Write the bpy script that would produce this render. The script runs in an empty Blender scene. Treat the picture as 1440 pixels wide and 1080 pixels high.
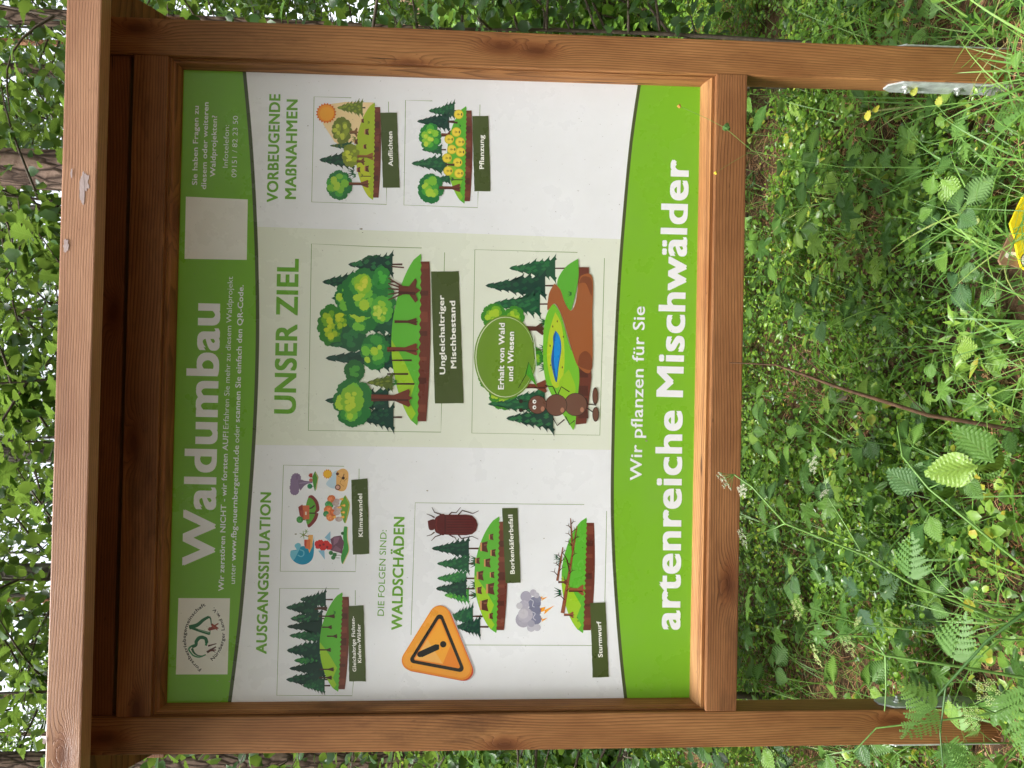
import bpy, bmesh, math, random
import numpy as np
from mathutils import Vector, Matrix
R = math.radians
sc = bpy.context.scene
col = sc.collection

# ---------------------------------------------------------------- camera
CAM = Vector((-0.0102, -1.849, 1.382))          # eye, metres; the sign's front face is the plane y = 0
YAW, PITCH, ROLL = R(-0.699), R(-2.967), R(-1.238)
FPX = 1040.0                                     # focal length in photograph pixels
RUP = (Matrix.Rotation(YAW, 3, 'Z') @ Matrix.Rotation(PITCH, 3, 'X') @ Matrix.Rotation(ROLL, 3, 'Y'))
right, fwd, up = RUP @ Vector((1, 0, 0)), RUP @ Vector((0, 1, 0)), RUP @ Vector((0, 0, 1))
cam = bpy.data.cameras.new('camera')
camo = bpy.data.objects.new('camera', cam); col.objects.link(camo)
cam.sensor_fit = 'HORIZONTAL'; cam.sensor_width = 36; cam.lens = FPX / 1440 * 36
cam.clip_start = .02; cam.clip_end = 500
# the phone was held upright but the picture is stored on its side: local x = down, local y = right
m = Matrix((( -up.x, right.x, -fwd.x), (-up.y, right.y, -fwd.y), (-up.z, right.z, -fwd.z))).to_4x4()
m.translation = CAM
camo.matrix_world = m
sc.camera = camo

# ---------------------------------------------------------------- light
SUN_EL, SUN_AZ = R(60), R(242)                  # azimuth measured clockwise from +Y; sun behind the camera's left shoulder
w = bpy.data.worlds.new('World'); sc.world = w; w.use_nodes = True
nt = w.node_tree; nt.nodes.clear()
out = nt.nodes.new('ShaderNodeOutputWorld'); bg = nt.nodes.new('ShaderNodeBackground')
sky = nt.nodes.new('ShaderNodeTexSky'); sky.sky_type = 'NISHITA'; sky.sun_disc = False
sky.sun_elevation = SUN_EL; sky.sun_rotation = SUN_AZ; sky.air_density = 1.0; sky.dust_density = 4.0; sky.ozone_density = 1.0
hs = nt.nodes.new('ShaderNodeHueSaturation'); hs.inputs['Saturation'].default_value = .26     # a bright white overcast
nt.links.new(sky.outputs[0], hs.inputs['Color']); nt.links.new(hs.outputs[0], bg.inputs[0])
bg.inputs[1].default_value = .15
nt.links.new(bg.outputs[0], out.inputs[0])
sun = bpy.data.lights.new('sun', 'SUN'); sun.energy = 1.5; sun.angle = R(20); sun.color = (1, .98, .95)
so = bpy.data.objects.new('sun', sun); col.objects.link(so)
sd = Vector((math.sin(SUN_AZ) * math.cos(SUN_EL), math.cos(SUN_AZ) * math.cos(SUN_EL), math.sin(SUN_EL)))
so.rotation_euler = sd.to_track_quat('Z', 'Y').to_euler()
sc.view_settings.view_transform = 'Standard'; sc.view_settings.look = 'None'
sc.view_settings.exposure = 1.82; sc.view_settings.gamma = 1; sc.view_settings.use_curve_mapping = False
sc.cycles.max_bounces = 8; sc.cycles.transparent_max_bounces = 8
sc.cycles.use_denoising = True

# ---------------------------------------------------------------- helpers
def lin(c):
    return tuple((v / 255 / 12.92 if v / 255 <= .04045 else ((v / 255 + .055) / 1.055) ** 2.4) for v in c)
def ray(x, y):                                   # direction through photograph pixel (x, y)
    return (right * ((1080 - y) - 540) - up * (x - 720) + fwd * FPX).normalized()
def at(x, y, Y):                                 # the point of the place seen at (x, y) on the plane y = Y
    d = ray(x, y); return CAM + d * ((Y - CAM.y) / d.y)
def onground(x, y):
    d = ray(x, y); return CAM + d * ((0 - CAM.z) / d.z)
def tag(o, label=None, cat=None, group=None, kind=None):
    for k, v in (('label', label), ('category', cat), ('group', group), ('kind', kind)):
        if v: o[k] = v
    return o
def link(name, me, mats=None, parent=None):
    o = bpy.data.objects.new(name, me); col.objects.link(o)
    if me is not None and mats is not None and not me.materials:
        for mm in (mats if isinstance(mats, (list, tuple)) else [mats]): me.materials.append(mm)
    if parent is not None: o.parent = parent
    return o
def empty(name, loc=(0, 0, 0), rz=0):
    o = bpy.data.objects.new(name, None); col.objects.link(o)
    o.location = loc; o.rotation_euler = (0, 0, rz); o.empty_display_size = .1
    return o
def pydata(name, v, f):
    me = bpy.data.meshes.new(name); me.from_pydata([tuple(p) for p in v], [], f); me.update(); return me
def nmesh(name, V, F, uv=None, tint=None, smooth=False):   # big numpy triangle/quad meshes, F is (n, k)
    me = bpy.data.meshes.new(name); n, k = F.shape
    me.vertices.add(len(V)); me.vertices.foreach_set('co', V.astype(np.float32).ravel())
    me.loops.add(n * k); me.loops.foreach_set('vertex_index', F.astype(np.int32).ravel())
    me.polygons.add(n); me.polygons.foreach_set('loop_start', np.arange(0, n * k, k, dtype=np.int32))
    me.polygons.foreach_set('loop_total', np.full(n, k, dtype=np.int32))
    if smooth: me.polygons.foreach_set('use_smooth', np.ones(n, dtype=bool))
    if uv is not None:
        u = me.uv_layers.new(name='UVMap'); u.data.foreach_set('uv', uv[F.ravel()].astype(np.float32).ravel())
    if tint is not None:
        a = me.attributes.new('tint', 'FLOAT', 'POINT'); a.data.foreach_set('value', tint.astype(np.float32))
    me.update(calc_edges=True); me.validate(); return me

# ---------------------------------------------------------------- materials
class N:                                          # small node-tree builder
    def __init__(s, name):
        s.m = bpy.data.materials.new(name); s.m.use_nodes = True; s.t = s.m.node_tree; s.t.nodes.clear()
        s.out = s('OutputMaterial')
    def __call__(s, kind, **kw):
        n = s.t.nodes.new('ShaderNode' + kind)
        for k, v in kw.items():
            if hasattr(n, k): setattr(n, k, v)
        return n
    def l(s, a, b): s.t.links.new(a, b)
    def math(s, op, a, b=None, c=None, clamp=False):
        n = s('Math'); n.operation = op; n.use_clamp = clamp
        for i, v in enumerate((a, b, c)):
            if v is None: continue
            if isinstance(v, (int, float)): n.inputs[i].default_value = v
            else: s.l(v, n.inputs[i])
        return n.outputs[0]
    def mix(s, f, a, b, mode='MIX'):
        n = s('Mix'); n.data_type = 'RGBA'; n.blend_type = mode
        for i, v in ((0, f), (6, a), (7, b)):
            if isinstance(v, (int, float)): n.inputs[i].default_value = v
            elif isinstance(v, tuple): n.inputs[i].default_value = (*v[:3], 1)
            else: s.l(v, n.inputs[i])
        return n.outputs[2]
    def ramp(s, f, stops):
        n = s('ValToRGB'); e = n.color_ramp.elements
        while len(e) < len(stops): e.new(.5)
        for el, (p, c) in zip(e, stops):
            el.position = p; el.color = (*c, 1) if isinstance(c, tuple) else (c, c, c, 1)
        s.l(f, n.inputs[0]); return n.outputs[0]
    def noise(s, vec, scale, detail=3, rough=.5, dist=0):
        n = s('TexNoise'); n.inputs['Scale'].default_value = scale; n.inputs['Detail'].default_value = detail
        n.inputs['Roughness'].default_value = rough; n.inputs['Distortion'].default_value = dist
        s.l(vec, n.inputs['Vector']); return n.outputs['Fac']
    def bsdf(s, color, rough=.6, spec=.5, bump=None, bdist=.002, bstr=1., metal=0, coat=0):
        b = s('BsdfPrincipled')
        if isinstance(color, tuple): b.inputs['Base Color'].default_value = (*color[:3], 1)
        else: s.l(color, b.inputs['Base Color'])
        if isinstance(rough, (int, float)): b.inputs['Roughness'].default_value = rough
        else: s.l(rough, b.inputs['Roughness'])
        b.inputs['Specular IOR Level'].default_value = spec; b.inputs['Metallic'].default_value = metal
        b.inputs['Coat Weight'].default_value = coat
        if bump is not None:
            n = s('Bump'); n.inputs['Distance'].default_value = bdist; n.inputs['Strength'].default_value = bstr
            s.l(bump, n.inputs['Height']); s.l(n.outputs[0], b.inputs['Normal'])
        s.l(b.outputs[0], s.out.inputs[0]); return b

def wood(name, axis, light, mid, dark, ring=120., knots=1.0, rough=.55):
    """sawn larch: growth-ring lines along the length that swerve round knots, fine fibre, dark specks"""
    n = N(name); tc = n('TexCoord'); oi = n('ObjectInfo')
    sep = n('SeparateXYZ'); n.l(tc.outputs['Object'], sep.inputs[0])
    ax = {'X': (0, 2, 1), 'Y': (1, 0, 2), 'Z': (2, 0, 1)}[axis]
    L, A, B = (sep.outputs[i] for i in ax)
    r = oi.outputs['Random']
    L = n.math('ADD', L, n.math('MULTIPLY', r, 37.))
    def vec(a, b, c):
        v = n('CombineXYZ'); n.l(a, v.inputs[0]); n.l(b, v.inputs[1]); n.l(c, v.inputs[2]); return v.outputs[0]
    sl = lambda k: n.math('MULTIPLY', L, k)
    # knots
    kv = vec(sl(3.0), n.math('ADD', n.math('MULTIPLY', A, 8.), n.math('MULTIPLY', r, 11.)), B)
    vo = n('TexVoronoi'); vo.voronoi_dimensions = '2D'; vo.inputs['Scale'].default_value = 1.; vo.inputs['Randomness'].default_value = 1.
    n.l(kv, vo.inputs['Vector'])
    d = vo.outputs['Distance']
    rnd = n('SeparateColor'); n.l(vo.outputs['Color'], rnd.inputs[0])
    keep = n.math('GREATER_THAN', rnd.outputs[0], 1 - .55 * knots)
    rad_n = n.noise(vec(sl(20.), n.math('MULTIPLY', A, 60.), n.math('MULTIPLY', B, 60.)), 1., 3); d = n.math('ADD', d, n.math('MULTIPLY', n.math('SUBTRACT', rad_n, .5), .09))
    near = n.math('MULTIPLY', keep, n.math('POWER', 2.718, n.math('MULTIPLY', n.math('MULTIPLY', d, d), -34.)))
    # ring coordinate
    w1 = n.noise(vec(sl(.9), n.math('MULTIPLY', A, 4.), n.math('MULTIPLY', B, 4.)), 1., 2)
    w2 = n.noise(vec(sl(7.), n.math('MULTIPLY', A, 12.), n.math('MULTIPLY', B, 12.)), 1., 3)
    rad = n.math('ADD', n.math('ADD', A, n.math('MULTIPLY', B, .7)), n.math('MULTIPLY', w1, .075))
    rad = n.math('ADD', rad, n.math('MULTIPLY', near, .035))
    rad = n.math('ADD', rad, n.math('MULTIPLY', w2, .0032))
    t = n.math('FRACT', n.math('MULTIPLY', rad, ring))
    line = n.math('POWER', t, 3.)                                        # early wood fades into a dark late-wood line
    edge = n.math('MULTIPLY', line, n.math('SUBTRACT', 1., n.math('POWER', t, 30.)))
    amp = n.noise(vec(sl(1.5), n.math('MULTIPLY', A, 25.), n.math('MULTIPLY', B, 25.)), 1., 2)
    fib = n.noise(vec(sl(14.), n.math('MULTIPLY', A, 500.), n.math('MULTIPLY', B, 500.)), 1., 3)
    blot = n.noise(vec(sl(2.5), n.math('MULTIPLY', A, 8.), n.math('MULTIPLY', B, 8.)), 1., 4, .6)
    c = n.mix(n.ramp(blot, [(.3, 0.), (.72, 1.)]), light, mid)
    c = n.mix(n.math('MULTIPLY', edge, n.math('MULTIPLY', amp, 1.5, None, True)), c, dark)
    c = n.mix(n.math('MULTIPLY', n.ramp(fib, [(.45, 0.), (.75, 1.)]), .35), c, dark)
    kc = n.ramp(near, [(.45, 0.), (.8, .55), (.93, 1.)])
    c = n.mix(kc, c, tuple(v * .35 for v in dark))
    halo = n.ramp(near, [(.1, 0.), (.55, .6)])
    c = n.mix(halo, c, (mid[0] * .8, mid[1] * .62, mid[2] * .5))
    sp = n.noise(vec(sl(40.), n.math('MULTIPLY', A, 180.), n.math('MULTIPLY', B, 180.)), 1., 2)
    c = n.mix(n.ramp(sp, [(.72, 0.), (.8, .7)]), c, tuple(v * .3 for v in dark))
    st = n.noise(vec(sl(1.6), n.math('MULTIPLY', A, 5.), n.math('MULTIPLY', B, 5.)), 1.3, 6, .7)
    c = n.mix(n.ramp(st, [(.56, 0.), (.72, .62)]), c, tuple(v * .8 for v in dark))
    ck = n.noise(vec(sl(3.), n.math('MULTIPLY', A, 95.), n.math('MULTIPLY', B, 95.)), 1., 2)
    ckm = n.ramp(ck, [(.735, 0.), (.76, .85)]); c = n.mix(ckm, c, tuple(v * .25 for v in dark))
    hue = n('HueSaturation'); n.l(c, hue.inputs['Color'])
    n.l(n.math('ADD', .92, n.math('MULTIPLY', r, .16)), hue.inputs['Value'])
    h = n.math('SUBTRACT', n.math('MULTIPLY', fib, .5), n.math('MULTIPLY', edge, .9))
    h = n.math('SUBTRACT', h, n.math('MULTIPLY', ckm, 1.2))
    n.bsdf(hue.outputs[0], rough, .35, h, .0008, .7)
    return n.m
LT, MD, DK = lin((180, 128, 80)), lin((136, 88, 50)), lin((62, 34, 18))
M = {}
M['wood_z'] = wood('larch_upright', 'Z', LT, MD, DK, 150)
M['wood_x'] = wood('larch_crosswise', 'X', lin((174, 120, 76)), lin((124, 78, 46)), lin((52, 30, 18)), 130, 1.3)
M['wood_pale'] = wood('larch_pale', 'X', lin((196, 146, 94)), lin((166, 108, 62)), lin((92, 50, 26)), 160, .3)  # paler tone, used on the lower moulding only
M['wood_eave'] = wood('larch_weathered_pinkish', 'X', lin((186, 142, 112)), lin((150, 106, 80)), lin((104, 68, 50)), 190, .5, .42)
M['wood_roof'] = wood('larch_roof_board', 'X', lin((150, 100, 62)), lin((120, 76, 46)), lin((60, 34, 20)), 150, 1.)
def plain(name, c, rough=.5, spec=.5, metal=0, var=0., vs=30., bump=0.):
    n = N(name); tc = n('TexCoord'); cc = c
    b = None
    if var:
        f = n.noise(tc.outputs['Object'], vs, 5, .6)
        cc = n.mix(n.ramp(f, [(.3, 0.), (.7, 1.)]), tuple(v * (1 - var) for v in c), tuple(min(1, v * (1 + var)) for v in c))
        if bump: b = f
    n.bsdf(cc, rough, spec, b, bump or .001, 1., metal); return n.m
M['steel'] = plain('galvanised_steel', lin((196, 202, 202)), .36, .5, .3, .25, 45., .0005)
M['bolt'] = plain('zinc_bolt', lin((205, 208, 205)), .3, .5, .8, .15, 60.)
M['felt'] = plain('roofing_felt', lin((60, 58, 56)), .9, .3, 0, .3, 200., .001)
M['ply'] = plain('back_board', lin((120, 90, 62)), .7, .3, 0, .2, 30.)
_ink = {}
def ink(c, rough=.27):
    """one printed colour of the laminated poster, faint dust and speckle"""
    if c in _ink: return _ink[c]
    n = N('print_%02x%02x%02x' % c); tc = n('TexCoord'); l_ = lin(c)
    f = n.noise(tc.outputs['Object'], 5., 5, .65); g = n.noise(tc.outputs['Object'], 160., 2, .5)
    cc = n.mix(n.math('MULTIPLY', n.ramp(f, [(.4, 0.), (.8, 1.)]), .10), l_, lin((150, 150, 135)))
    cc = n.mix(n.ramp(g, [(.735, 0.), (.765, .45)]), cc, lin((110, 105, 90)))
    n.bsdf(cc, n.ramp(f, [(.3, rough - .04), (.7, rough + .1)]), .5)
    _ink[c] = n.m; return n.m
# ================================================================ the information board
SH = -0.0097                                      # the frame has racked by half a degree
BZ = 0.70                                         # lower edge of the lower beam above the ground
def W(x, y, z): return (x + SH * (z - 1.4), y, z)
sign = empty('information_board')
tag(sign, 'roofed wooden notice board with a green and white forestry poster between two larch posts', 'information board')
def timber(name, x0, x1, y0, y1, z0, z1, mat, parent=sign, bev=.003, nseg=1, bow=0.):
    """a sawn timber with eased edges, cut into a few lengths so that it can bow a little"""
    bm = bmesh.new()
    bmesh.ops.create_cube(bm, size=1)
    for v in bm.verts:
        v.co = Vector((x0 + (v.co.x + .5) * (x1 - x0), y0 + (v.co.y + .5) * (y1 - y0), z0 + (v.co.z + .5) * (z1 - z0)))
    if bev: bmesh.ops.bevel(bm, geom=list(bm.edges), offset=bev, segments=2, affect='EDGES', profile=.6)
    if nseg > 1:
        for k in range(1, nseg):
            z = z0 + (z1 - z0) * k / nseg
            bmesh.ops.bisect_plane(bm, geom=bm.verts[:] + bm.edges[:] + bm.faces[:], plane_co=(0, 0, z), plane_no=(0, 0, 1))
    for v in bm.verts:
        t = (v.co.z - z0) / (z1 - z0)
        v.co = W(v.co.x + bow * math.sin(math.pi * t), v.co.y, v.co.z)
    me = bpy.data.meshes.new(name); bm.to_mesh(me); bm.free()
    return link(name, me, mat, parent)
PD = .07
timber('post', -.90, -.81, 0, PD, .0, 2.30, M['wood_z'], nseg=8, bow=-.001)
timber('post', .81, .90, 0, PD, .0, 2.30, M['wood_z'], nseg=8, bow=-.003)
Z0, Z1 = .808, 2.128                              # poster
XP = .793
timber('lower_beam', -.8095, .8095, -.002, PD - .004, BZ, BZ + .0803, M['wood_x'])
timber('upper_beam', -.8095, .8095, .002, PD - .004, 2.1487, 2.232, M['wood_x'])
TY = .045
def moulding(name, pts, mat):
    """mitred glazing bead: profile set back from the frame, sloping to the poster. pts = the four corner pairs of one side"""
    (ax, az), (bx, bz), (cx, cz), (dx, dz) = pts   # outer a-b, inner d-c
    bm = bmesh.new(); rows = []
    for t, y in ((0, .012), (.30, .010), (.36, .016), (.62, .019), (.95, .034), (1, TY - .0005), (1, TY + .004), (0, TY + .004)):
        rows.append((bm.verts.new(W(ax + (dx - ax) * t, y, az + (dz - az) * t)), bm.verts.new(W(bx + (cx - bx) * t, y, bz + (cz - bz) * t))))
    for i in range(len(rows)):
        a, b = rows[i], rows[(i + 1) % len(rows)]
        bm.faces.new((a[0], a[1], b[1], b[0]))
    bm.faces.new([r[0] for r in rows][::-1]); bm.faces.new([r[1] for r in rows])
    bmesh.ops.recalc_face_normals(bm, faces=bm.faces[:])
    me = bpy.data.meshes.new(name); bm.to_mesh(me); bm.free(); return link(name, me, mat, sign)
o0, o1, oz0, oz1 = -.8092, .8092, BZ + .0806, 2.1484
moulding('moulding', [(o0, oz0), (o1, oz0), (XP, Z0), (-XP, Z0)], M['wood_pale'])
moulding('moulding', [(o1, oz1), (o0, oz1), (-XP, Z1), (XP, Z1)], M['wood_x'])
moulding('moulding', [(o0, oz1), (o0, oz0), (-XP, Z0), (-XP, Z1)], M['wood_z'])
moulding('moulding', [(o1, oz0), (o1, oz1), (XP, Z1), (XP, Z0)], M['wood_z'])
bm = bmesh.new()
for (x, z) in [(-XP - .008, Z0 + .2), (-XP - .008, 1.4), (-XP - .008, 1.85), (XP + .008, .95), (XP + .008, 1.45), (XP + .008, 1.9), (-.4, Z0 - .012), (.1, Z0 - .012), (.45, Z0 - .012), (.62, Z0 - .012)]:
    bmesh.ops.create_uvsphere(bm, u_segments=6, v_segments=4, radius=.0022, matrix=Matrix.Translation(W(x, .0215 if abs(x) > .7 else .021, z)))
me = bpy.data.meshes.new('nail'); bm.to_mesh(me); bm.free()
link('nail_heads', me, plain('rusty_nail', lin((70, 50, 40)), .6, .4), sign)['kind'] = 'stuff'
timber('back_board', -.808, .808, TY + .005, TY + .017, BZ + .082, 2.147, M['ply'], bev=0)
# gable roof: the front slope comes down to a deep eave board, the back slope mirrors it
timber('eave_board', -1.03, 1.03, -.190, -.146, 2.2156, 2.2905, M['wood_eave'], bev=.003)
timber('eave_board', -1.02, 1.02, .231, .257, 2.205, 2.275, M['wood_roof'], bev=.003)
ridge_y, ridge_z, sl_ = .035, 2.318, math.tan(R(24))
def slope_board(y0, y1, mat, th=.018, up_=0., name='roof_board', x=1.006):
    def zz(y): return ridge_z - abs(y - ridge_y) * sl_ + up_
    v = []
    for xx in (-x, x):
        for (y, dz) in ((y0, 0), (y1, 0), (y1, th), (y0, th)): v.append(W(xx, y, zz(y) + dz))
    f = [(0, 1, 2, 3), (7, 6, 5, 4), (0, 4, 5, 1), (1, 5, 6, 2), (2, 6, 7, 3), (3, 7, 4, 0)]
    return link(name, pydata(name, v, f), mat, sign)
for a, b in ((-.1450, -.100), (-.098, -.034), (-.032, .034), (.036, .103), (.105, .172), (.174, .2305)):
    slope_board(a, b, M['wood_roof'], up_=random.Random(a).uniform(-.0015, .0015))
slope_board(-.182, .0345, M['felt'], .004, .021, 'roofing_felt', 1.012)
slope_board(.0355, .265, M['felt'], .004, .021, 'roofing_felt', 1.012)
timber('ridge_beam', -.8095, .8095, .012, .058, 2.245, 2.300, M['wood_roof'])
bm = bmesh.new()
rr = random.Random(5)
for k in range(16):
    x = -1.05 + k * .14 + rr.uniform(-.02, .02)
    bmesh.ops.create_cone(bm, cap_ends=True, segments=10, radius1=.0035, radius2=.003, depth=.002, matrix=Matrix.Translation(W(x * .95, -.175, 2.2915)))
me = bpy.data.meshes.new('felt_nail'); bm.to_mesh(me); bm.free(); link('felt_nails', me, M['bolt'], sign)['kind'] = 'stuff'
# resin bloom and scratches on the eave board
smear = N('dried_resin'); tc = smear('TexCoord'); smear.bsdf(smear.mix(smear.noise(tc.outputs['Object'], 60, 4), lin((170, 150, 148)), lin((205, 188, 186))), .35, .5); smear = smear.m
def blob_patch(name, cx, cz, rx, rz, seed, y=-.0632):
    r_ = random.Random(seed); n = 26; v = []
    for i in range(n):
        a = i * math.tau / n; k = .7 + .5 * r_.random()
        v.append(W(cx + rx * k * math.cos(a), y, cz + rz * k * math.sin(a)))
    me = pydata(name, v, [tuple(range(n))]); return link(name, me, smear, sign)
def eave_at(x, y): p = at(x, y, -.190); return p.x - SH * (p.z - 1.4), p.z
for (x, y, rx, rz, s) in ((119, 256, .022, .010, 1), (116, 268, .030, .006, 2), (93, 345, .016, .006, 3), (101, 244, .012, .002, 4), (63, 1042, .007, .004, 5)):
    ex, ez = eave_at(x, y); blob_patch('resin_stain', ex, ez, rx, rz, s, -.1903 - .0003 * s)
# steel post anchors
def anchor(x, side):
    """one galvanised flat of the U-shaped post shoe against the post's side face: pointed top, bolts with washers"""
    t = .005; pr = [(.004, -.06), (.004, .285), (.026, .315), (.05, .315), (.066, .29), (.066, -.06)]
    xo = x + side * .0006; xs = (xo, xo + side * t)
    v = [W(xx, y, z) for xx in xs for (y, z) in pr]; n = len(pr)
    f = [tuple(range(n)), tuple(range(n, 2 * n))[::-1]] + [(i, (i + 1) % n, n + (i + 1) % n, n + i) for i in range(n)]
    me = pydata('post_anchor', v, f); bm = bmesh.new(); bm.from_mesh(me); bmesh.ops.recalc_face_normals(bm, faces=bm.faces[:])
    bmesh.ops.bevel(bm, geom=list(bm.edges), offset=.0008, segments=1, affect='EDGES'); bm.to_mesh(me); bm.free()
    o = link('post_anchor', me, M['steel'], sign)
    for z in (.262, .12):
        bm = bmesh.new()
        for seg, r_, d_, off in ((24, .0125, .0025, .0013), (6, .0085, .006, .0055), (12, .0042, .014, .008)):
            bmesh.ops.create_cone(bm, cap_ends=True, segments=seg, radius1=r_, radius2=r_ * .94, depth=d_,
                matrix=Matrix.Translation(W(xs[1] + side * off, .036, z)) @ Matrix.Rotation(R(90) * side, 4, 'Y'))
        me2 = bpy.data.meshes.new('bolt'); bm.to_mesh(me2); bm.free(); link('bolt', me2, M['bolt'], o)
for x, s in ((-.90, -1), (-.81, 1), (.81, -1), (.90, 1)): anchor(x, s)
# ================================================================ the printed poster (flat inks on one plane)
def Q(x, y):                                      # measured layout -> poster plane (x, z before racking)
    d = ray(x, y); p = CAM + d * ((TY - CAM.y) / d.y); return p.x - SH * (p.z - 1.4), p.z
def quadv(name, pts, y, c, parent):
    return link(name, pydata(name, [W(px_, y, pz) for px_, pz in pts], [tuple(range(len(pts)))]), ink(c), parent)
WHITE = (243, 245, 250)
poster = quadv('poster', [(-XP - .004, Z0 - .004), (XP + .004, Z0 - .004), (XP + .004, Z1 + .004), (-XP - .004, Z1 + .004)], TY, WHITE, sign)
poster['label'] = 'glossy white poster with green header and footer bands and small forest pictures'
class Art:
    """one printed element: filled shapes in painter's order, given in the measured layout"""
    def __init__(s, name, base=1): s.name = name; s.v = []; s.f = []; s.mi = []; s.cols = []; s.k = 0; s.base = base
    def idx(s, c):
        if c not in s.cols: s.cols.append(c)
        return s.cols.index(c)
    def y(s): s.k += 1; return TY - .00008 * s.base - .000004 * s.k
    def poly(s, pts, c, clip=True):
        y = s.y(); i0 = len(s.v)
        for (a, b) in pts:
            X, Z = Q(a, b)
            if clip: X = min(max(X, -XP - .003), XP + .003); Z = min(max(Z, Z0 - .003), Z1 + .003)
            s.v.append(W(X, y, Z))
        s.f.append(tuple(range(i0, len(s.v)))); s.mi.append(s.idx(c))
    def line(s, pts, wd, c, w1=None):
        """stroke of width wd (tapering to w1)"""
        w1 = wd if w1 is None else w1; y = s.y(); n = len(pts); i0 = len(s.v)
        for i, (a, b) in enumerate(pts):
            p, q = pts[max(i - 1, 0)], pts[min(i + 1, n - 1)]
            dx, dy = q[0] - p[0], q[1] - p[1]; L = math.hypot(dx, dy) or 1
            h = (wd + (w1 - wd) * i / max(n - 1, 1)) / 2; nx, ny = -dy / L * h, dx / L * h
            for sg in (1, -1): X, Z = Q(a + nx * sg, b + ny * sg); s.v.append(W(X, y, Z))
        for i in range(n - 1):
            s.f.append((i0 + 2 * i, i0 + 2 * i + 1, i0 + 2 * i + 3, i0 + 2 * i + 2)); s.mi.append(s.idx(c))
    def disc(s, cx, cy, r, c, ry=None, n=20, bump=0, nb=7, rot=0.):
        ry = ry or r
        s.poly([(cx + r * math.cos(t) * (1 + bump * abs(math.sin(nb * t / 2))), cy + ry * math.sin(t) * (1 + bump * abs(math.sin(nb * t / 2))))
                for t in [rot + i * math.tau / n for i in range(n)]], c)
    def done(s, parent=poster, label=None):
        me = pydata(s.name, s.v, s.f)
        for c in s.cols: me.materials.append(ink(c))
        me.polygons.foreach_set('material_index', s.mi); me.update()
        return tag(link(s.name, me, None, parent), label)
def text_mesh(txt, bold):
    cu = bpy.data.curves.new('t', 'FONT'); cu.body = txt; cu.size = 1; cu.resolution_u = 3 if len(txt) > 12 else 5; cu.offset = 0
    cu.space_character = 1.0 + bold * 2.2
    o = bpy.data.objects.new('t', cu); col.objects.link(o)
    dg = bpy.context.evaluated_depsgraph_get(); me = bpy.data.meshes.new_from_object(o.evaluated_get(dg))
    v = np.array([tuple(p.co)[:2] for p in me.vertices]); f = [tuple(p.vertices) for p in me.polygons]
    bpy.data.objects.remove(o); bpy.data.curves.remove(cu); bpy.data.meshes.remove(me)
    return v, f
CAPH = {b: text_mesh('H', b)[0][:, 1].max() - text_mesh('H', b)[0][:, 1].min() for b in (0, .012, .02, .03)}
def put_text(name, runs, p0, p1, cap, c, base=3, parent=None, arc=None):
    """runs = [(text, boldness)...] set from p0 to p1 on the baseline, capital height cap; arc = point the baseline bends through"""
    V = []; F = []; LAY = []; x = 0.; i0 = 0
    for txt, b in runs:
        v, f = text_mesh(txt, b)
        v = v.copy(); adv = v[:, 0].max() - v[:, 0].min(); v[:, 0] += x - v[:, 0].min(); v[:, 1] *= 1 / CAPH[b]
        e = b * .95                                  # heavier weights are overprinted a hair aside
        for dx_, dy_ in ((0, 0),) + (((e, e), (-e, e), (e, -e), (-e, -e)) if e else ()):
            vv = v.copy(); vv[:, 0] += dx_; vv[:, 1] += dy_ + e * 0
            V.append(vv); LAY.append(np.full(len(v), len(LAY) % 5)); F += [tuple(i + i0 for i in g) for g in f]; i0 += len(v)
        x += adv + .3
    V = np.concatenate(V); w_ = V[:, 0].max(); LAY = np.concatenate(LAY); y0 = TY - .00008 * base - .0001
    pts = []
    if arc is None:
        dx, dy = p1[0] - p0[0], p1[1] - p0[1]; L = math.hypot(dx, dy); nx, ny = dy / L, -dx / L   # up on the poster = towards smaller x
        if nx > 0: nx, ny = -nx, -ny
        for (a, b), q_ in zip(V, LAY):
            y = y0 - .000004 * q_; t = a / w_; X, Z = Q(p0[0] + dx * t + nx * b * cap, p0[1] + dy * t + ny * b * cap); pts.append(W(X, y, Z))
    else:
        (x1, y1), (x2, y2), (x3, y3) = p0, arc, p1
        d = 2 * (x1 * (y2 - y3) + x2 * (y3 - y1) + x3 * (y1 - y2)); s1, s2, s3 = x1 * x1 + y1 * y1, x2 * x2 + y2 * y2, x3 * x3 + y3 * y3
        cx = (s1 * (y2 - y3) + s2 * (y3 - y1) + s3 * (y1 - y2)) / d; cy = (s1 * (x3 - x2) + s2 * (x1 - x3) + s3 * (x2 - x1)) / d
        r = math.hypot(x1 - cx, y1 - cy); a0, am, a1 = (math.atan2(q[1] - cy, q[0] - cx) for q in (p0, arc, p1))
        while am - a0 > math.pi: am -= math.tau
        while am - a0 < -math.pi: am += math.tau
        while a1 - am > math.pi: a1 -= math.tau
        while a1 - am < -math.pi: a1 += math.tau
        sg = 1 if arc[0] < cx else -1
        for (a, b), q_ in zip(V, LAY):
            y = y0 - .000004 * q_; th = a0 + (a1 - a0) * a / w_; rr_ = r + sg * b * cap
            X, Z = Q(cx + rr_ * math.cos(th), cy + rr_ * math.sin(th)); pts.append(W(X, y, Z))
    return link(name, pydata(name, pts, F), ink(c), parent or poster)
GREEN, HEAD, OLIVE, STROKE = (126, 188, 44), (112, 173, 52), (74, 88, 44), (76, 84, 50)
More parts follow.
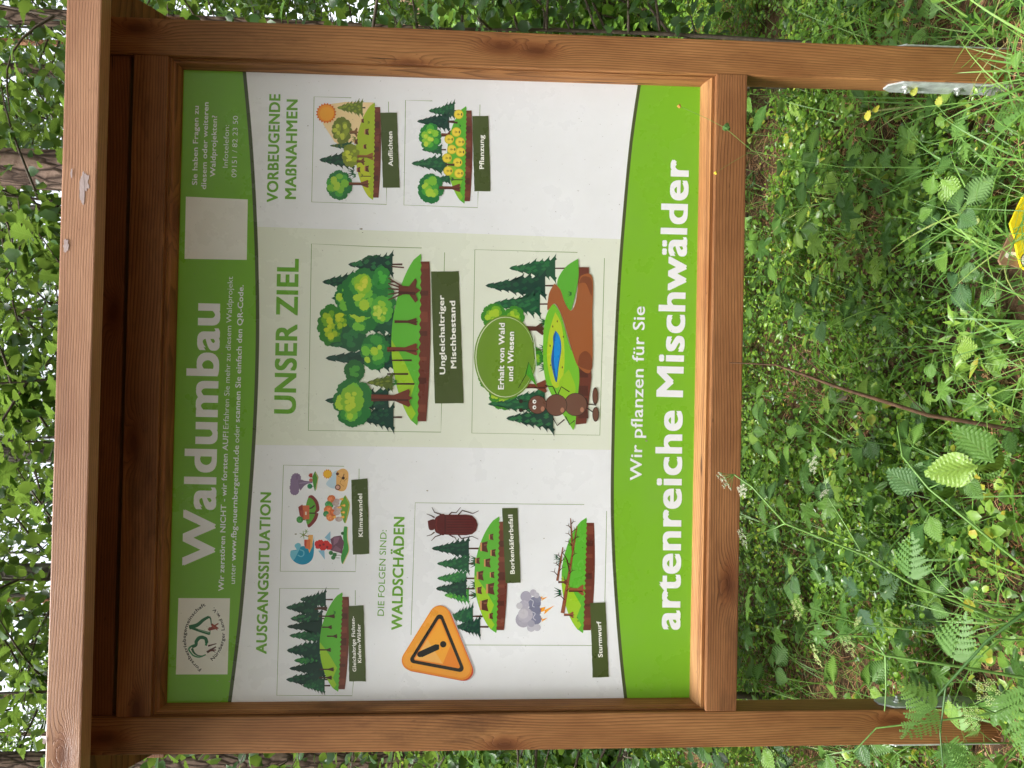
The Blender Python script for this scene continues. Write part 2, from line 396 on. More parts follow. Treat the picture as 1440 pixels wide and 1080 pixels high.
# bands and the pale middle column
def smooth(pts, k=6):
    o = []
    for i in range(len(pts) - 1):
        p0, p1, p2, p3 = pts[max(i - 1, 0)], pts[i], pts[i + 1], pts[min(i + 2, len(pts) - 1)]
        for j in range(k):
            t = j / k
            o.append(tuple(.5 * (2 * p1[q] + (p2[q] - p0[q]) * t + (2 * p0[q] - 5 * p1[q] + 4 * p2[q] - p3[q]) * t * t + (3 * p1[q] - p0[q] - 3 * p2[q] + p3[q]) * t ** 3) for q in (0, 1)))
    return o + [pts[-1]]
topc = smooth([(342.5, 90), (351, 180), (357, 270), (361, 370), (362, 480), (358, 600), (350, 720), (339.5, 850), (331, 925), (321.5, 998)])
botc = smooth([(899, 110), (886, 200), (876.5, 300), (869, 400), (863.5, 510), (861, 600), (859.5, 700), (861.5, 780), (866.5, 860), (872.5, 930), (880, 996)])
a = Art('middle_column_tint', .5); a.poly([(350, 318.5), (620, 327), (890, 337), (890, 633), (620, 629), (350, 625.5)], (232, 237, 222)); a.done()
a = Art('header_band', 1); a.poly(topc + [(225, 1000), (225, 90)], (122, 182, 46)); a.line(topc, 5, STROKE); a.done()
a = Art('footer_band', 1); a.poly(botc + [(1000, 1000), (1000, 105)], GREEN); a.line([(x + 1.5, y) for x, y in botc], 4.5, STROKE); a.done()
B, S_, L_ = .03, .02, 0
B2 = .03
put_text('headline', [('Waldumbau', B2)], (300.5, 794), (308.5, 427), 43, WHITE)
put_text('header_line', [('Wir zerstören NICHT - wir forsten AUF!', S_), ('Erfahren Sie mehr zu diesem Waldprojekt', L_)], (314.5, 831), (327.5, 389), 7.3, WHITE)
put_text('header_line', [('unter', L_), ('www.fbg-nuernbergerland.de', S_), ('oder', L_), ('scannen Sie einfach den QR-Code.', S_)], (330.5, 821), (342.5, 401), 7.3, WHITE)
put_text('contact_line', [('Sie haben Fragen zu', S_)], (277.2, 260), (279.5, 149), 7, WHITE)
put_text('contact_line', [('diesem oder weiteren', S_)], (289.8, 266), (293.3, 144), 7, WHITE)
put_text('contact_line', [('Waldprojekten?', S_)], (302.5, 248.6), (305.3, 162.5), 7, WHITE)
put_text('contact_line', [('Infotelefon:', L_)], (320.3, 236), (322.3, 176), 7, WHITE)
put_text('contact_line', [('09151 / 82 23 50', L_)], (332.6, 249.5), (334.8, 163), 7, WHITE)
put_text('column_heading', [('VORBEUGENDE', B)], (390.3, 284), (394, 132.5), 14.7, HEAD)
put_text('column_heading', [('MAßNAHMEN', B)], (415.8, 279.5), (418.3, 140), 14.7, HEAD)
put_text('column_heading', [('UNSER ZIEL', B)], (415, 581), (419.5, 364), 28.8, HEAD)
put_text('column_heading', [('AUSGANGSSITUATION', B)], (374.5, 919), (381, 692.5), 14.2, HEAD)
put_text('column_heading', [('DIE FOLGEN SIND:', L_)], (539.8, 866), (543.8, 745.5), 9, HEAD)
put_text('column_heading', [('WALDSCHÄDEN', B)], (565, 885.5), (568.5, 727), 14.2, HEAD)
put_text('footer_line', [('Wir pflanzen für Sie', .012)], (902, 675.5), (906.8, 431), 16, WHITE)
put_text('footer_headline', [('artenreiche', B2)], (955.3, 884), (958.8, 577.5), 35.5, WHITE)
put_text('footer_headline', [('Mischwälder', B2)], (959.4, 557), (968, 225), 35.5, WHITE)
# thin picture frames
FR = (120, 150, 70)
def frame(segs, wd=.75):
    a = Art('picture_frame', 1)
    for s in segs: a.line(s, wd, FR)
    a.done()
frame([[(494, 137.5), (441.7, 136), (438.3, 284), (543.6, 287.5), (543.6, 264)], [(546.4, 143), (546.4, 158)]])
frame([[(608, 142), (570.3, 141), (568, 288.3), (671.7, 292), (672.3, 269)], [(675, 147), (674.7, 163)]])
frame([[(593, 348.7), (522, 346.7), (438, 342.8), (433.6, 605.3), (620, 607.7), (621, 567)], [(625.3, 355), (624.6, 381.6)]], .9)
frame([[(812, 355), (667.8, 351), (663.5, 609), (843.5, 612), (850, 363)]], .9)
frame([[(484, 655.7), (398.6, 654), (394, 803.3), (500, 803.7), (500.7, 779)], [(505, 659), (504.8, 674)]])
frame([[(477, 828), (393.4, 827.3), (389.3, 977.7), (495.2, 978.4), (497, 958)], [(499.6, 830), (499.6, 851)]])
frame([[(821.5, 709.6), (583.9, 707), (578, 893)], [(649.6, 907), (834, 907.6)], [(853.2, 718.5), (850.5, 848)]])
# QR card stays blank; the club's card carries its ring lettering and two brushed trees
a = Art('blank_code_card', 2); a.poly([(261.5, 276.5), (348.5, 280.5), (347, 365.5), (259.5, 364)], (240, 240, 236)); a.done()
a = Art('club_card', 2); a.poly([(251, 841), (323.5, 841.3), (320, 948.3), (247.3, 948.5)], (238, 238, 230)); a.done()
E_ = lambda x, y: (245 + x / 9, 835 + y / 9)
a = Art('club_emblem', 3)
G1, G2, BR, BR2 = (20, 102, 62), (58, 140, 92), (140, 58, 44), (92, 64, 60)
a.line(smooth([E_(190, 425), E_(290, 395), E_(370, 330), E_(440, 290)]), 6.2, G1, 3.4)
a.line(smooth([E_(440, 290), E_(462, 320), E_(470, 390)]), 2.6, G1, 1.2)
a.line(smooth([E_(190, 420), E_(300, 460), E_(380, 485), E_(450, 505)]), 3.4, G1, 4.2)
a.line([E_(300, 450), E_(380, 478), E_(445, 498)], .8, (150, 190, 160))
a.line([E_(452, 515), E_(455, 450)], 1.2, G2)
a.line(smooth([E_(400, 655), E_(412, 590), E_(370, 545), E_(310, 550), E_(270, 600), E_(268, 640), E_(215, 665), E_(185, 700), E_(210, 745), E_(250, 785), E_(320, 800), E_(400, 770)]), 3.2, G2, 1.8)
a.line(smooth([E_(412, 620), E_(395, 565), E_(330, 555), E_(285, 600), E_(275, 650), E_(225, 675)]), 4.8, G1, 3.6)
a.line(smooth([E_(225, 690), E_(250, 745), E_(300, 780), E_(360, 785)]), 3.6, G1, .8)
for (p, q, w_, c_) in (((430, 455), (560, 375), 3.2, BR), ((440, 445), (550, 430), 5., BR), ((470, 385), (560, 440), 3.4, BR), ((480, 400), (548, 460), 2.2, (170, 80, 60)),
                       ((430, 660), (535, 630), 2.4, BR2), ((415, 740), (530, 670), 3.6, BR2), ((440, 720), (530, 710), 3., (112, 56, 48)), ((450, 700), (525, 742), 1.6, BR2)):
    a.line([E_(*p), E_(*q)], w_, c_, w_ * .5)
a.done(label='green brushed heart tree and pointed tree on red-brown trunks')
put_text('club_name', [('Forstbetriebsgemeinschaft', S_)], E_(345, 950), E_(400, 150), 4.6, (34, 34, 34), 3, None, E_(147, 560))
put_text('club_name', [('Nürnberger Land w.V.', S_)], E_(485, 850), E_(503, 170), 4.6, (34, 34, 34), 3, None, E_(640, 520))
# caption plates
def plate(quad, lines, cap):
    a = Art('caption_plate', 12); (x0, y0), (x1, y1), (x2, y2), (x3, y3) = quad; r_ = random.Random(int(x0))
    lp = lambda p, q, n: [(p[0] + (q[0] - p[0]) * i / n + r_.uniform(-.25, .25), p[1] + (q[1] - p[1]) * i / n + r_.uniform(-.25, .25)) for i in range(n)]
    a.poly(lp(quad[0], quad[1], 4) + lp(quad[1], quad[2], 18) + lp(quad[2], quad[3], 4) + lp(quad[3], quad[0], 18), OLIVE); a.done()
    for t, p, q in lines: put_text('caption_text', [(t, B)], p, q, cap, (246, 246, 240), 14)
plate([(535, 158.6), (558, 158.6), (562, 264), (538.6, 264)], [('Auflichten', (552.5, 233.5), (551.5, 185))], 6)
plate([(664, 163.3), (686.7, 163.3), (689.7, 269), (667, 269)], [('Pflanzung', (680.5, 237.5), (680.3, 190))], 6.2)
plate([(606, 382), (645, 381.5), (652, 567), (611.7, 567.4)], [('Ungleichaltriger', (626, 526), (624.3, 415)), ('Mischbestand', (641.6, 517.6), (639.9, 423))], 7.4)
plate([(494, 674.5), (516.8, 672.8), (519.2, 778.7), (496.2, 780)], [('Klimawandel', (510.3, 754.4), (509.2, 694))], 5.8)
plate([(490, 852), (511.3, 851), (514.4, 958), (491, 958)], [('Gleichaltrige Fichten-', (501, 944), (498.6, 866.4)), ('Kiefern-Wälder', (508.2, 931.5), (506.8, 877.3))], 4.7)
plate([(706, 714.4), (727.9, 714.4), (732, 819.3), (711, 820)], [('Borkenkäferbefall', (723.7, 806.5), (720.7, 723.6))], 6)
plate([(829.8, 847.7), (851, 847), (855.9, 952), (833.3, 952.6)], [('Sturmwurf', (847.3, 923.6), (844.9, 873.2))], 6)

# ---------------------------------------------------------------- picture vocabulary
D1, D2, D3 = (22, 62, 52), (30, 84, 58), (44, 112, 66)
def spruce(a, x0, x1, yc, hw, c, c2=None, seed=0, n=6, trunk=0, tw=1.6, tc=(78, 44, 36)):
    """a drawn fir pointing to smaller x: drooping tiers with pointed twigs"""
    r_ = random.Random(seed + int(x0 * 7 + yc)); L = x1 - x0; hw *= 1.3
    if trunk: a.line([(x1 - 2, yc), (x1 + trunk, yc)], tw, tc, tw * 1.3)
    side = []
    for sg in (1, -1):
        s = [(x0, yc)]
        for k in range(1, n + 1):
            t = k / n; xo = x0 + L * (t + .02); ww = hw * (t ** .8) * r_.uniform(.85, 1.12)
            s.append((x0 + L * (t - .62 / n), yc + sg * ww * .56))
            s.append((xo - L * .25 / n, yc + sg * ww * .80))
            s.append((xo + L * .05 / n, yc + sg * ww))
            s.append((xo - L * .06 / n, yc + sg * ww * .72))
            s.append((xo + L * .14 / n, yc + sg * ww * .60))
            s.append((xo - L * .12 / n, yc + sg * ww * .52))
        side.append(s)
    a.poly(side[0] + side[1][1:][::-1], c)
    if c2:
        for k in range(1, n):
            t = k / n
            for j in range(3):
                yy = yc + hw * t * r_.uniform(-.75, .55); xx = x0 + L * (t + r_.uniform(-.03, .06)); q = L / n * .55
                a.poly([(xx - q, yy + hw * .04), (xx - q * .2, yy + hw * .13), (xx + q * .6, yy + hw * .02), (xx + q * .1, yy - hw * .10)], c2)
def puff(a, cx, cy, rx, ry, cols, seed=0, small=1.):
    """a leafy drawn crown: scalloped silhouette, then ragged clumps, lighter ones towards the light"""
    r_ = random.Random(seed + int(cx + cy)); m = min(rx, ry)
    n = 13
    a.disc(cx, cy, rx * .8, cols[0], ry * .8)
    for i in range(n):
        th = i * math.tau / n + r_.uniform(-.15, .15); s = m * r_.uniform(.26, .36)
        a.disc(cx + math.cos(th) * (rx - s * .9), cy + math.sin(th) * (ry - s * .9), s, cols[0], n=20, bump=.2, nb=9, rot=r_.random() * 3)
    for li, c in enumerate(cols[1:], 1):
        f = li / max(1, len(cols) - 1)
        for i in range(11 - 2 * li):
            th = r_.uniform(0, math.tau); q = r_.random() ** .6 * (.82 - .22 * f)
            s = m * r_.uniform(.16, .34) * (1 - .25 * f)
            a.disc(cx - rx * .16 * f + math.cos(th) * rx * q, cy + ry * .06 * f + math.sin(th) * ry * q, s, c, s * r_.uniform(.8, 1.2), n=22, bump=.28, nb=9, rot=r_.random() * 3)
def trunk(a, x0, x1, y, w_, c=(112, 58, 42), dark=(74, 36, 30)):
    a.poly([(x0, y - w_ * .5), (x0 + (x1 - x0) * .6, y - w_ * .42), (x1 - 1, y - w_ * 1.3), (x1 + w_ * .1, y - w_ * 1.0), (x1 - .5, y - w_ * .3), (x1 + w_ * .5, y), (x1 - .5, y + w_ * .4),
            (x1 + w_ * .2, y + w_ * 1.1), (x1 - 1, y + w_ * 1.35), (x0 + (x1 - x0) * .6, y + w_ * .42), (x0, y + w_ * .5)], c)
    a.line([(x0, y + w_ * .25), (x1 - 1, y + w_ * .35)], w_ * .3, dark)
def island(a, xt, xb, y0, y1, soil, g=(96, 182, 52), g2=(160, 202, 46), seed=0, below=None, lean=2.5):
    """a slice of land: lens of meadow with a toothed lower edge over blocks of earth. xt = crest, xb = rim; y0 < y1"""
    r_ = random.Random(seed + int(xt)); ym = (y0 + y1) / 2
    e0, e1 = y0 + (y1 - y0) * .045, y1 - (y1 - y0) * .025
    n = 14; dx = lambda y: lean * ((y1 + y0) / 2 - y) / (y1 - y0)
    cur = [(xb + soil - abs((2 * i / n - 1)) ** 2 * soil * .22 + dx(e0 + (e1 - e0) * i / n), e0 + (e1 - e0) * i / n) for i in range(n + 1)]
    a.poly([(xb - 2 + dx(e0), e0), *cur, (xb - 2 + dx(e1), e1)], (110, 54, 42))
    for k in range(7):
        yy = e0 + (e1 - e0) * (k + r_.uniform(.05, .3)) / 7; ww = (y1 - y0) * r_.uniform(.02, .075); q = r_.uniform(-.5, .5)
        a.poly([(xb + dx(yy), yy), (xb + dx(yy) + soil * .72, yy + q), (xb + dx(yy) + soil * .72, yy + ww), (xb + dx(yy), yy + ww + q)], (86, 42, 34) if k % 2 else (128, 68, 52))
    def crest(t): return xb + dx(y0 + (y1 - y0) * t) + (xt - xb) * math.sin(math.pi * t) ** .62
    top = [(crest(i / 30), y0 + (y1 - y0) * i / 30) for i in range(31)]
    tooth = []
    m_ = 44
    for i in range(m_ + 1):
        t = 1 - i / m_; yy = y0 + (y1 - y0) * t; edge = math.sin(math.pi * t) ** .35
        tooth.append((xb + dx(yy) + edge * (soil * .12 + (r_.uniform(.0, .05) if i % 2 else -.13) * soil), yy))
    a.poly(top + tooth[1:-1], g)
    sub = [(crest(t) + .3, y0 + (y1 - y0) * t) for t in [.5 + .47 * i / 14 for i in range(15)]]
    a.poly(sub + [(xb + dx(y1) - 2, y0 + (y1 - y0) * .93), (xb - (xb - xt) * .35, y0 + (y1 - y0) * .86), (xb - (xb - xt) * .15, y0 + (y1 - y0) * .76), (xb - (xb - xt) * .55, y0 + (y1 - y0) * .62)], g2)
def stump(a, x, y, s):
    a.poly([(x - s * .5, y - s * .55), (x + s * .45, y - s * .8), (x + s * .3, y), (x + s * .5, y + s * .8), (x - s * .5, y + s * .55)], (92, 46, 36))
    a.line([(x - s * .1, y - s * .25), (x + s * .35, y - s * .3)], s * .18, (140, 88, 62)); a.line([(x - s * .5, y - s * .6), (x - s * .5, y + s * .6)], s * .26, (206, 150, 96))
def tuft(a, x, y, s, c=(28, 104, 44)):
    for k in (-1, -.4, .3, 1): a.line([(x, y + k * s * .2), (x - s, y + k * s * .75)], s * .28, c, .05)
P_ = lambda ox, oy, sc_: (lambda x, y: (ox + x / sc_, oy + y / sc_))

# thinning ------------------------------------------------------
p = P_(435, 130, 6.75); a = Art('forest_picture', 2)
OL1, OL2, OL3 = (104, 122, 40), (142, 160, 48), (184, 196, 58)
a.poly([p(170, 115), p(340, 90), p(610, 95), p(520, 420), p(330, 520), p(240, 470), p(130, 300)], (250, 222, 170))
spruce(a, *p(265, 0)[:1], p(505, 0)[0], p(0, 145)[1], 12, OL1, OL2, 1, 7, 4)
spruce(a, p(195, 0)[0], p(400, 0)[0], p(0, 505)[1], 6.5, D2, OL1, 2, 6)
spruce(a, p(95, 0)[0], p(420, 0)[0], p(0, 640)[1], 13.5, D1, D2, 3, 6)
tuft(a, *p(440, 440), 6, OL1); tuft(a, *p(420, 760), 9, D2); tuft(a, *p(440, 790), 6, D3)
puff(a, *p(310, 360), 13.5, 18, [(112, 126, 44), (146, 162, 52), (196, 206, 74)], 4)
trunk(a, p(385, 0)[0], p(455, 0)[0], p(0, 378)[1], 5, (140, 96, 60), (100, 64, 40))
island(a, p(440, 0)[0], p(612, 0)[0], p(0, 97)[1], p(0, 1022)[1], 10, (168, 192, 44), (196, 206, 48), 3)
for (x, y, s) in ((508, 270, 4), (548, 375, 6), (447, 468, 5), (530, 515, 4.5), (470, 735, 5), (548, 725, 6)): stump(a, *p(x, y), s)
tuft(a, *p(572, 285), 3.5, (90, 120, 30))
puff(a, *p(395, 600), 12, 16, [(132, 146, 44), (168, 186, 48), (206, 214, 70)], 8)
trunk(a, p(455, 0)[0], p(605, 0)[0], p(0, 607)[1], 4, (150, 96, 52), (104, 60, 36)); trunk(a, p(450, 0)[0], p(520, 0)[0], p(0, 655)[1], 4, (120, 74, 44))
a.line([p(485, 795), p(585, 797)], 1.2, (60, 50, 34)); tuft(a, *p(510, 790), 4, OL1)
puff(a, *p(285, 880), 17.5, 20, [(34, 120, 60), (70, 164, 60), (132, 196, 58), (178, 214, 66)], 5)
trunk(a, p(375, 0)[0], p(560, 0)[0], p(0, 868)[1], 4.2, (124, 70, 50))
sx, sy = p(160, 198)
a.poly([(sx + (14.6 if k % 2 else 12.3) * math.cos(k * math.tau / 40), sy + (14.6 if k % 2 else 12.3) * math.sin(k * math.tau / 40)) for k in range(40)], (232, 118, 44))
a.disc(sx, sy, 11.6, (248, 158, 40)); a.disc(sx + .6, sy + .6, 9.6, (250, 172, 52))
a.done(label='sunlit thinned woodland with stumps and an orange sun')
# planting ------------------------------------------------------
p = P_(565, 135, 6.75); a = Art('forest_picture', 2)
spruce(a, p(255, 0)[0], p(500, 0)[0], p(0, 140)[1], 12, D2, D3, 1, 7, 4)
spruce(a, p(145, 0)[0], p(450, 0)[0], p(0, 240)[1], 13, D1, (28, 72, 56), 2, 7, 12, 2)
spruce(a, p(190, 0)[0], p(380, 0)[0], p(0, 510)[1], 8, D2, D3, 3, 5, 6)
spruce(a, p(92, 0)[0], p(430, 0)[0], p(0, 640)[1], 14, D2, D3, 4, 6)
spruce(a, p(330, 0)[0], p(460, 0)[0], p(0, 790)[1], 7, D2, D3, 5, 4)
puff(a, *p(270, 390), 15, 19, [(46, 132, 58), (84, 176, 60), (142, 204, 60), (196, 222, 72)], 6)
trunk(a, p(375, 0)[0], p(470, 0)[0], p(0, 370)[1], 5)
island(a, p(430, 0)[0], p(602, 0)[0], p(0, 97)[1], p(0, 1022)[1], 10, (92, 182, 52), (142, 200, 48), 3)
a.line([p(440, 245), p(530, 255)], 2.2, (70, 40, 34), 3)
for (x, y) in ((540, 175), (518, 343), (450, 412), (553, 437), (475, 508), (558, 533), (430, 590), (530, 632), (440, 712), (543, 735)):
    q = p(x, y); a.disc(*q, 6.7, (214, 196, 52)); a.disc(*q, 5.7, (244, 220, 72))
    a.line([(q[0] + 2.4, q[1]), (q[0] - 2.6, q[1])], .7, (150, 140, 40)); tuft(a, q[0] + .6, q[1], 3, (176, 152, 40)); a.disc(q[0] + 4.2, q[1], .9, (66, 74, 30), 2.1)
tuft(a, *p(560, 285), 3.5)
a.line([p(415, 650), p(500, 655)], 2.4, (76, 44, 34), 3.6)
puff(a, *p(275, 880), 17.5, 20, [(34, 120, 60), (70, 164, 60), (132, 196, 58), (178, 214, 66)], 5)
trunk(a, p(355, 0)[0], p(552, 0)[0], p(0, 872)[1], 4.4); a.line([p(470, 795), p(578, 797)], 1.2, (50, 40, 34)); tuft(a, *p(490, 790), 5, D2)
a.done(label='green woodland with ten round yellow seedling markers')
# uneven-aged mixed stand ----------------------------------------
p = P_(380, 320, 3.375); a = Art('forest_picture', 2)
G3, G4, G5 = [(40, 120, 56), (62, 150, 60), (116, 194, 62), (176, 214, 60)], [(52, 128, 40), (112, 172, 36), (166, 200, 36), (196, 214, 40)], [(28, 84, 50), (40, 110, 54), (58, 130, 62)]
spruce(a, p(247, 0)[0], p(420, 0)[0], p(0, 258)[1], 15, D1, D2, 1, 6, 50, 1.6)
puff(a, *p(495, 200), 22, 20, G5, 2); spruce(a, p(370, 0)[0], p(580, 0)[0], p(0, 175)[1], 17, D1, D3, 4, 7, 14, 2.2)
a.line([p(575, 185), p(635, 190)], 2, (90, 40, 34))
spruce(a, p(290, 0)[0], p(560, 0)[0], p(0, 335)[1], 16, D2, D3, 5, 7)
puff(a, *p(290, 465), 19, 29, G4, 3)
spruce(a, p(330, 0)[0], p(610, 0)[0], p(0, 450)[1], 21, D2, (40, 100, 70), 6, 8, 0)
spruce(a, p(280, 0)[0], p(600, 0)[0], p(0, 555)[1], 17, D2, D3, 7, 8)
spruce(a, p(262, 0)[0], p(600, 0)[0], p(0, 620)[1], 19, D1, (26, 74, 62), 8, 8)
puff(a, *p(400, 680), 14, 15, [(40, 108, 52), (78, 158, 62)], 9)
spruce(a, p(260, 0)[0], p(560, 0)[0], p(0, 820)[1], 18, D1, D2, 9, 8); spruce(a, p(420, 0)[0], p(585, 0)[0], p(0, 900)[1], 19, D1, D2, 19, 6, 12, 2)
island(a, p(575, 0)[0], p(706, 0)[0], p(0, 125)[1], p(0, 940)[1], 16, (98, 186, 56), (160, 206, 44), 5, lean=5)
for (y, x0, x1) in ((630, 575, 672), (695, 555, 655), (742, 570, 685)): a.line([p(x0, y), p(x1, y)], 2.2, (70, 40, 32), 2.8)
puff(a, *p(340, 440), 12, 18, G4, 33)
puff(a, *p(395, 520), 17, 20, [(30, 92, 58), (44, 120, 66)], 41); puff(a, *p(440, 420), 22, 24, G3, 42); puff(a, *p(380, 330), 21, 24, G3, 43); puff(a, *p(520, 350), 22, 26, G3, 44); puff(a, *p(450, 310), 30, 33, G3, 1); puff(a, *p(440, 268), 12, 14, [(140, 200, 52), (188, 214, 50), (214, 222, 76)], 21); puff(a, *p(530, 390), 15, 19, [(90, 176, 60), (156, 206, 60), (196, 220, 84)], 22)
puff(a, *p(530, 240), 12, 16, [(52, 140, 58), (78, 180, 66)], 23)
for q in (-60, -35, -10, 18, 45): a.line([p(560, 300 + q), p(625, 300 + q * .35)], 1.6, (92, 52, 40), 2.6)
trunk(a, p(610, 0)[0], p(692, 0)[0], p(0, 298)[1], 13, (106, 54, 40)); trunk(a, p(590, 0)[0], p(695, 0)[0], p(0, 447)[1], 4, (92, 46, 36))
puff(a, *p(500, 590), 20, 25, G3, 12); trunk(a, p(555, 0)[0], p(695, 0)[0], p(0, 578)[1], 6.5, (124, 58, 40))
spruce(a, p(460, 0)[0], p(580, 0)[0], p(0, 735)[1], 11, (86, 104, 40), (120, 136, 52), 13, 5); tuft(a, *p(600, 735), 8, (52, 120, 40))
puff(a, *p(395, 830), 27, 33, G3, 14); puff(a, *p(390, 815), 16, 20, [(130, 190, 50), (190, 216, 60)], 15)
trunk(a, p(480, 0)[0], p(660, 0)[0], p(0, 808)[1], 9.5, (116, 56, 42))
a.done(label='dense mixed forest of light broadleaves and dark firs on brown earth')
# woods and meadows ----------------------------------------------
p = P_(640, 330, 3.484); a = Art('forest_picture', 2)
spruce(a, p(265, 0)[0], p(490, 0)[0], p(0, 165)[1], 16, D2, D3, 1, 7, 16, 1.8); spruce(a, p(148, 0)[0], p(440, 0)[0], p(0, 250)[1], 19, D1, D2, 2, 8, 14, 2)
spruce(a, p(185, 0)[0], p(415, 0)[0], p(0, 340)[1], 17, D2, D3, 3, 7, 16, 1.8)
for (x, y, r_) in ((190, 400, 17), (160, 560, 14), (175, 700, 17), (235, 790, 19), (290, 400, 14), (380, 600, 14)): puff(a, *p(x, y), r_, r_, [(62, 140, 40), (120, 180, 40), (172, 206, 50)], int(y))
spruce(a, p(160, 0)[0], p(400, 0)[0], p(0, 830)[1], 13, D2, D3, 5, 7); spruce(a, p(250, 0)[0], p(480, 0)[0], p(0, 900)[1], 18, D1, D3, 6, 7); spruce(a, p(300, 0)[0], p(440, 0)[0], p(0, 800)[1], 14, D2, D3, 7, 5)
trunk(a, p(320, 0)[0], p(445, 0)[0], p(0, 742)[1], 7, (120, 62, 44)); trunk(a, p(345, 0)[0], p(430, 0)[0], p(0, 460)[1], 7, (84, 46, 36))
for y in (430, 560, 610, 650): tuft(a, *p(440, y), 9, (24, 96, 50))
a.line([p(395, 565), p(435, 565)], 1.4, (60, 40, 30))
a.poly([p(600, 160), p(655, 160), p(660, 540), p(668, 700), p(642, 925), p(590, 930), p(600, 640)], (108, 54, 42))
for (y0, y1) in ((225, 260), (660, 700), (740, 790), (860, 900)): a.poly([p(604, y0), p(650, y0), p(652, y1), p(604, y1)], (84, 42, 34))
a.poly(smooth([p(602, 118), p(540, 160), p(500, 230), p(520, 290), p(560, 370), p(580, 330), p(604, 210), p(602, 118)]), (92, 178, 52))
a.poly(smooth([p(470, 345), p(440, 420), p(430, 560), p(440, 700), p(480, 800), p(560, 930), p(584, 945), p(600, 800), p(606, 660), p(560, 540), p(520, 400), p(490, 345), p(470, 345)]), (118, 194, 48))
a.poly(smooth([p(490, 380), p(460, 480), p(450, 600), p(470, 720), p(500, 750), p(530, 690), p(535, 560), p(520, 440), p(490, 380)]), (184, 208, 48))
a.poly(smooth([p(556, 660), p(510, 720), p(520, 800), p(560, 840), p(590, 760), p(570, 690), p(556, 660)]), (150, 200, 44))
a.poly(smooth([p(486, 240), p(460, 290), p(452, 370), p(480, 340), p(500, 350), p(530, 420), p(570, 560), p(606, 650), p(668, 660), p(672, 400), p(672, 210), p(620, 200), p(604, 240), p(590, 330), p(568, 372), p(540, 340), p(515, 270), p(486, 240)]), (160, 92, 50))
a.poly(smooth([p(600, 640), p(610, 590), p(640, 570), p(668, 600), p(668, 660), p(630, 656), p(600, 640)]), (128, 68, 40)); a.poly(smooth([p(606, 240), p(625, 205), p(668, 220), p(668, 300), p(640, 240), p(606, 240)]), (128, 68, 40))
a.poly(smooth([p(492, 470), p(512, 500), p(520, 560), p(508, 640), p(498, 720), p(486, 700), p(470, 620), p(480, 540), p(480, 500), p(492, 470)]), (26, 92, 168)); a.poly(smooth([p(496, 478), p(512, 505), p(516, 560), p(504, 640), p(496, 700), p(484, 620), p(486, 540), p(496, 478)]), (24, 142, 222))
tuft(a, *p(570, 290), 5.5, (22, 90, 40))
for (x, y) in ((468, 640), (465, 545), (478, 450), (500, 425), (530, 500), (525, 650)): a.disc(*p(x, y), .8, (90, 60, 40), 1.6)
bal = [p(130 + 0, 470)]
def ell(cx, cy, rx, ry, n=40, sk=0.): return [p(cx + rx * math.cos(t) + sk * ry * math.sin(t), cy + ry * math.sin(t)) for t in [i * math.tau / n for i in range(n)]]
a.poly(ell(245, 600, 152, 205), (110, 148, 44)); a.poly(ell(245, 600, 146, 197), (216, 226, 190)); a.poly(ell(247, 600, 143, 194), (110, 148, 44))
a.poly([p(330, 720), p(355, 640), p(362, 625), p(402, 745), p(345, 680)], (74, 160, 44))
a.line([p(310, 750), p(345, 690), p(360, 625), p(378, 660)], .9, (30, 30, 24)); a.line([p(380, 480), p(392, 560), p(400, 690)], .8, (226, 240, 226))
a.line([p(365, 470), p(380, 520), p(390, 610)], .7, (30, 40, 20))
# a plain brown ant walking on two legs
AN, AD = (112, 76, 62), (46, 28, 26)
for s_ in ((( 690, 835), (650, 830), (640, 800)), ((690, 880), (650, 852), (635, 850)), ((440, 740), (480, 745), (500, 790)), ((500, 790), (520, 745), (560, 770)), ((480, 900), (500, 935), (535, 905)), ((540, 890), (560, 930), (585, 910))):
    a.line([p(*q) for q in s_], 1.5, AD)
for (x, y, rx, ry) in ((686, 790, 14, 42), (688, 880, 16, 36)): a.poly(ell(x, y, rx, ry), AD); a.poly(ell(x, y, rx * .82, ry * .88), AN)
for (x, y, r_) in ((590, 832, 57), (495, 835, 54), (403, 833, 46)): a.disc(*p(x, y), r_ / 3.484, AD); a.disc(*p(x, y), r_ / 3.484 - .8, AN); a.disc(*p(x + r_ * .55, y + r_ * .45), 2.6, (176, 122, 98), 3.6)
for y in (812, 852): a.line([p(362, y), p(335, y + 6)], .8, AD); a.disc(*p(322, y + (8 if y > 830 else 4)), 2.8, AD)
for (x, y) in ((388, 818), (388, 846)): a.disc(*p(x, y), 2.6, (240, 240, 236), 2.9); a.disc(*p(x + 2, y), 1.1, (20, 20, 20))
put_text('caption_text', [('Erhalt von Wald', B)], (708.3, 547.3), (709.7, 454.3), 7.8, (246, 246, 240), 30)
put_text('caption_text', [('und Wiesen', B)], (721.2, 535.8), (722.7, 466.6), 7.8, (246, 246, 240), 30)
a.done(label='woodland with pond, sandy path, green speech balloon and a brown ant')
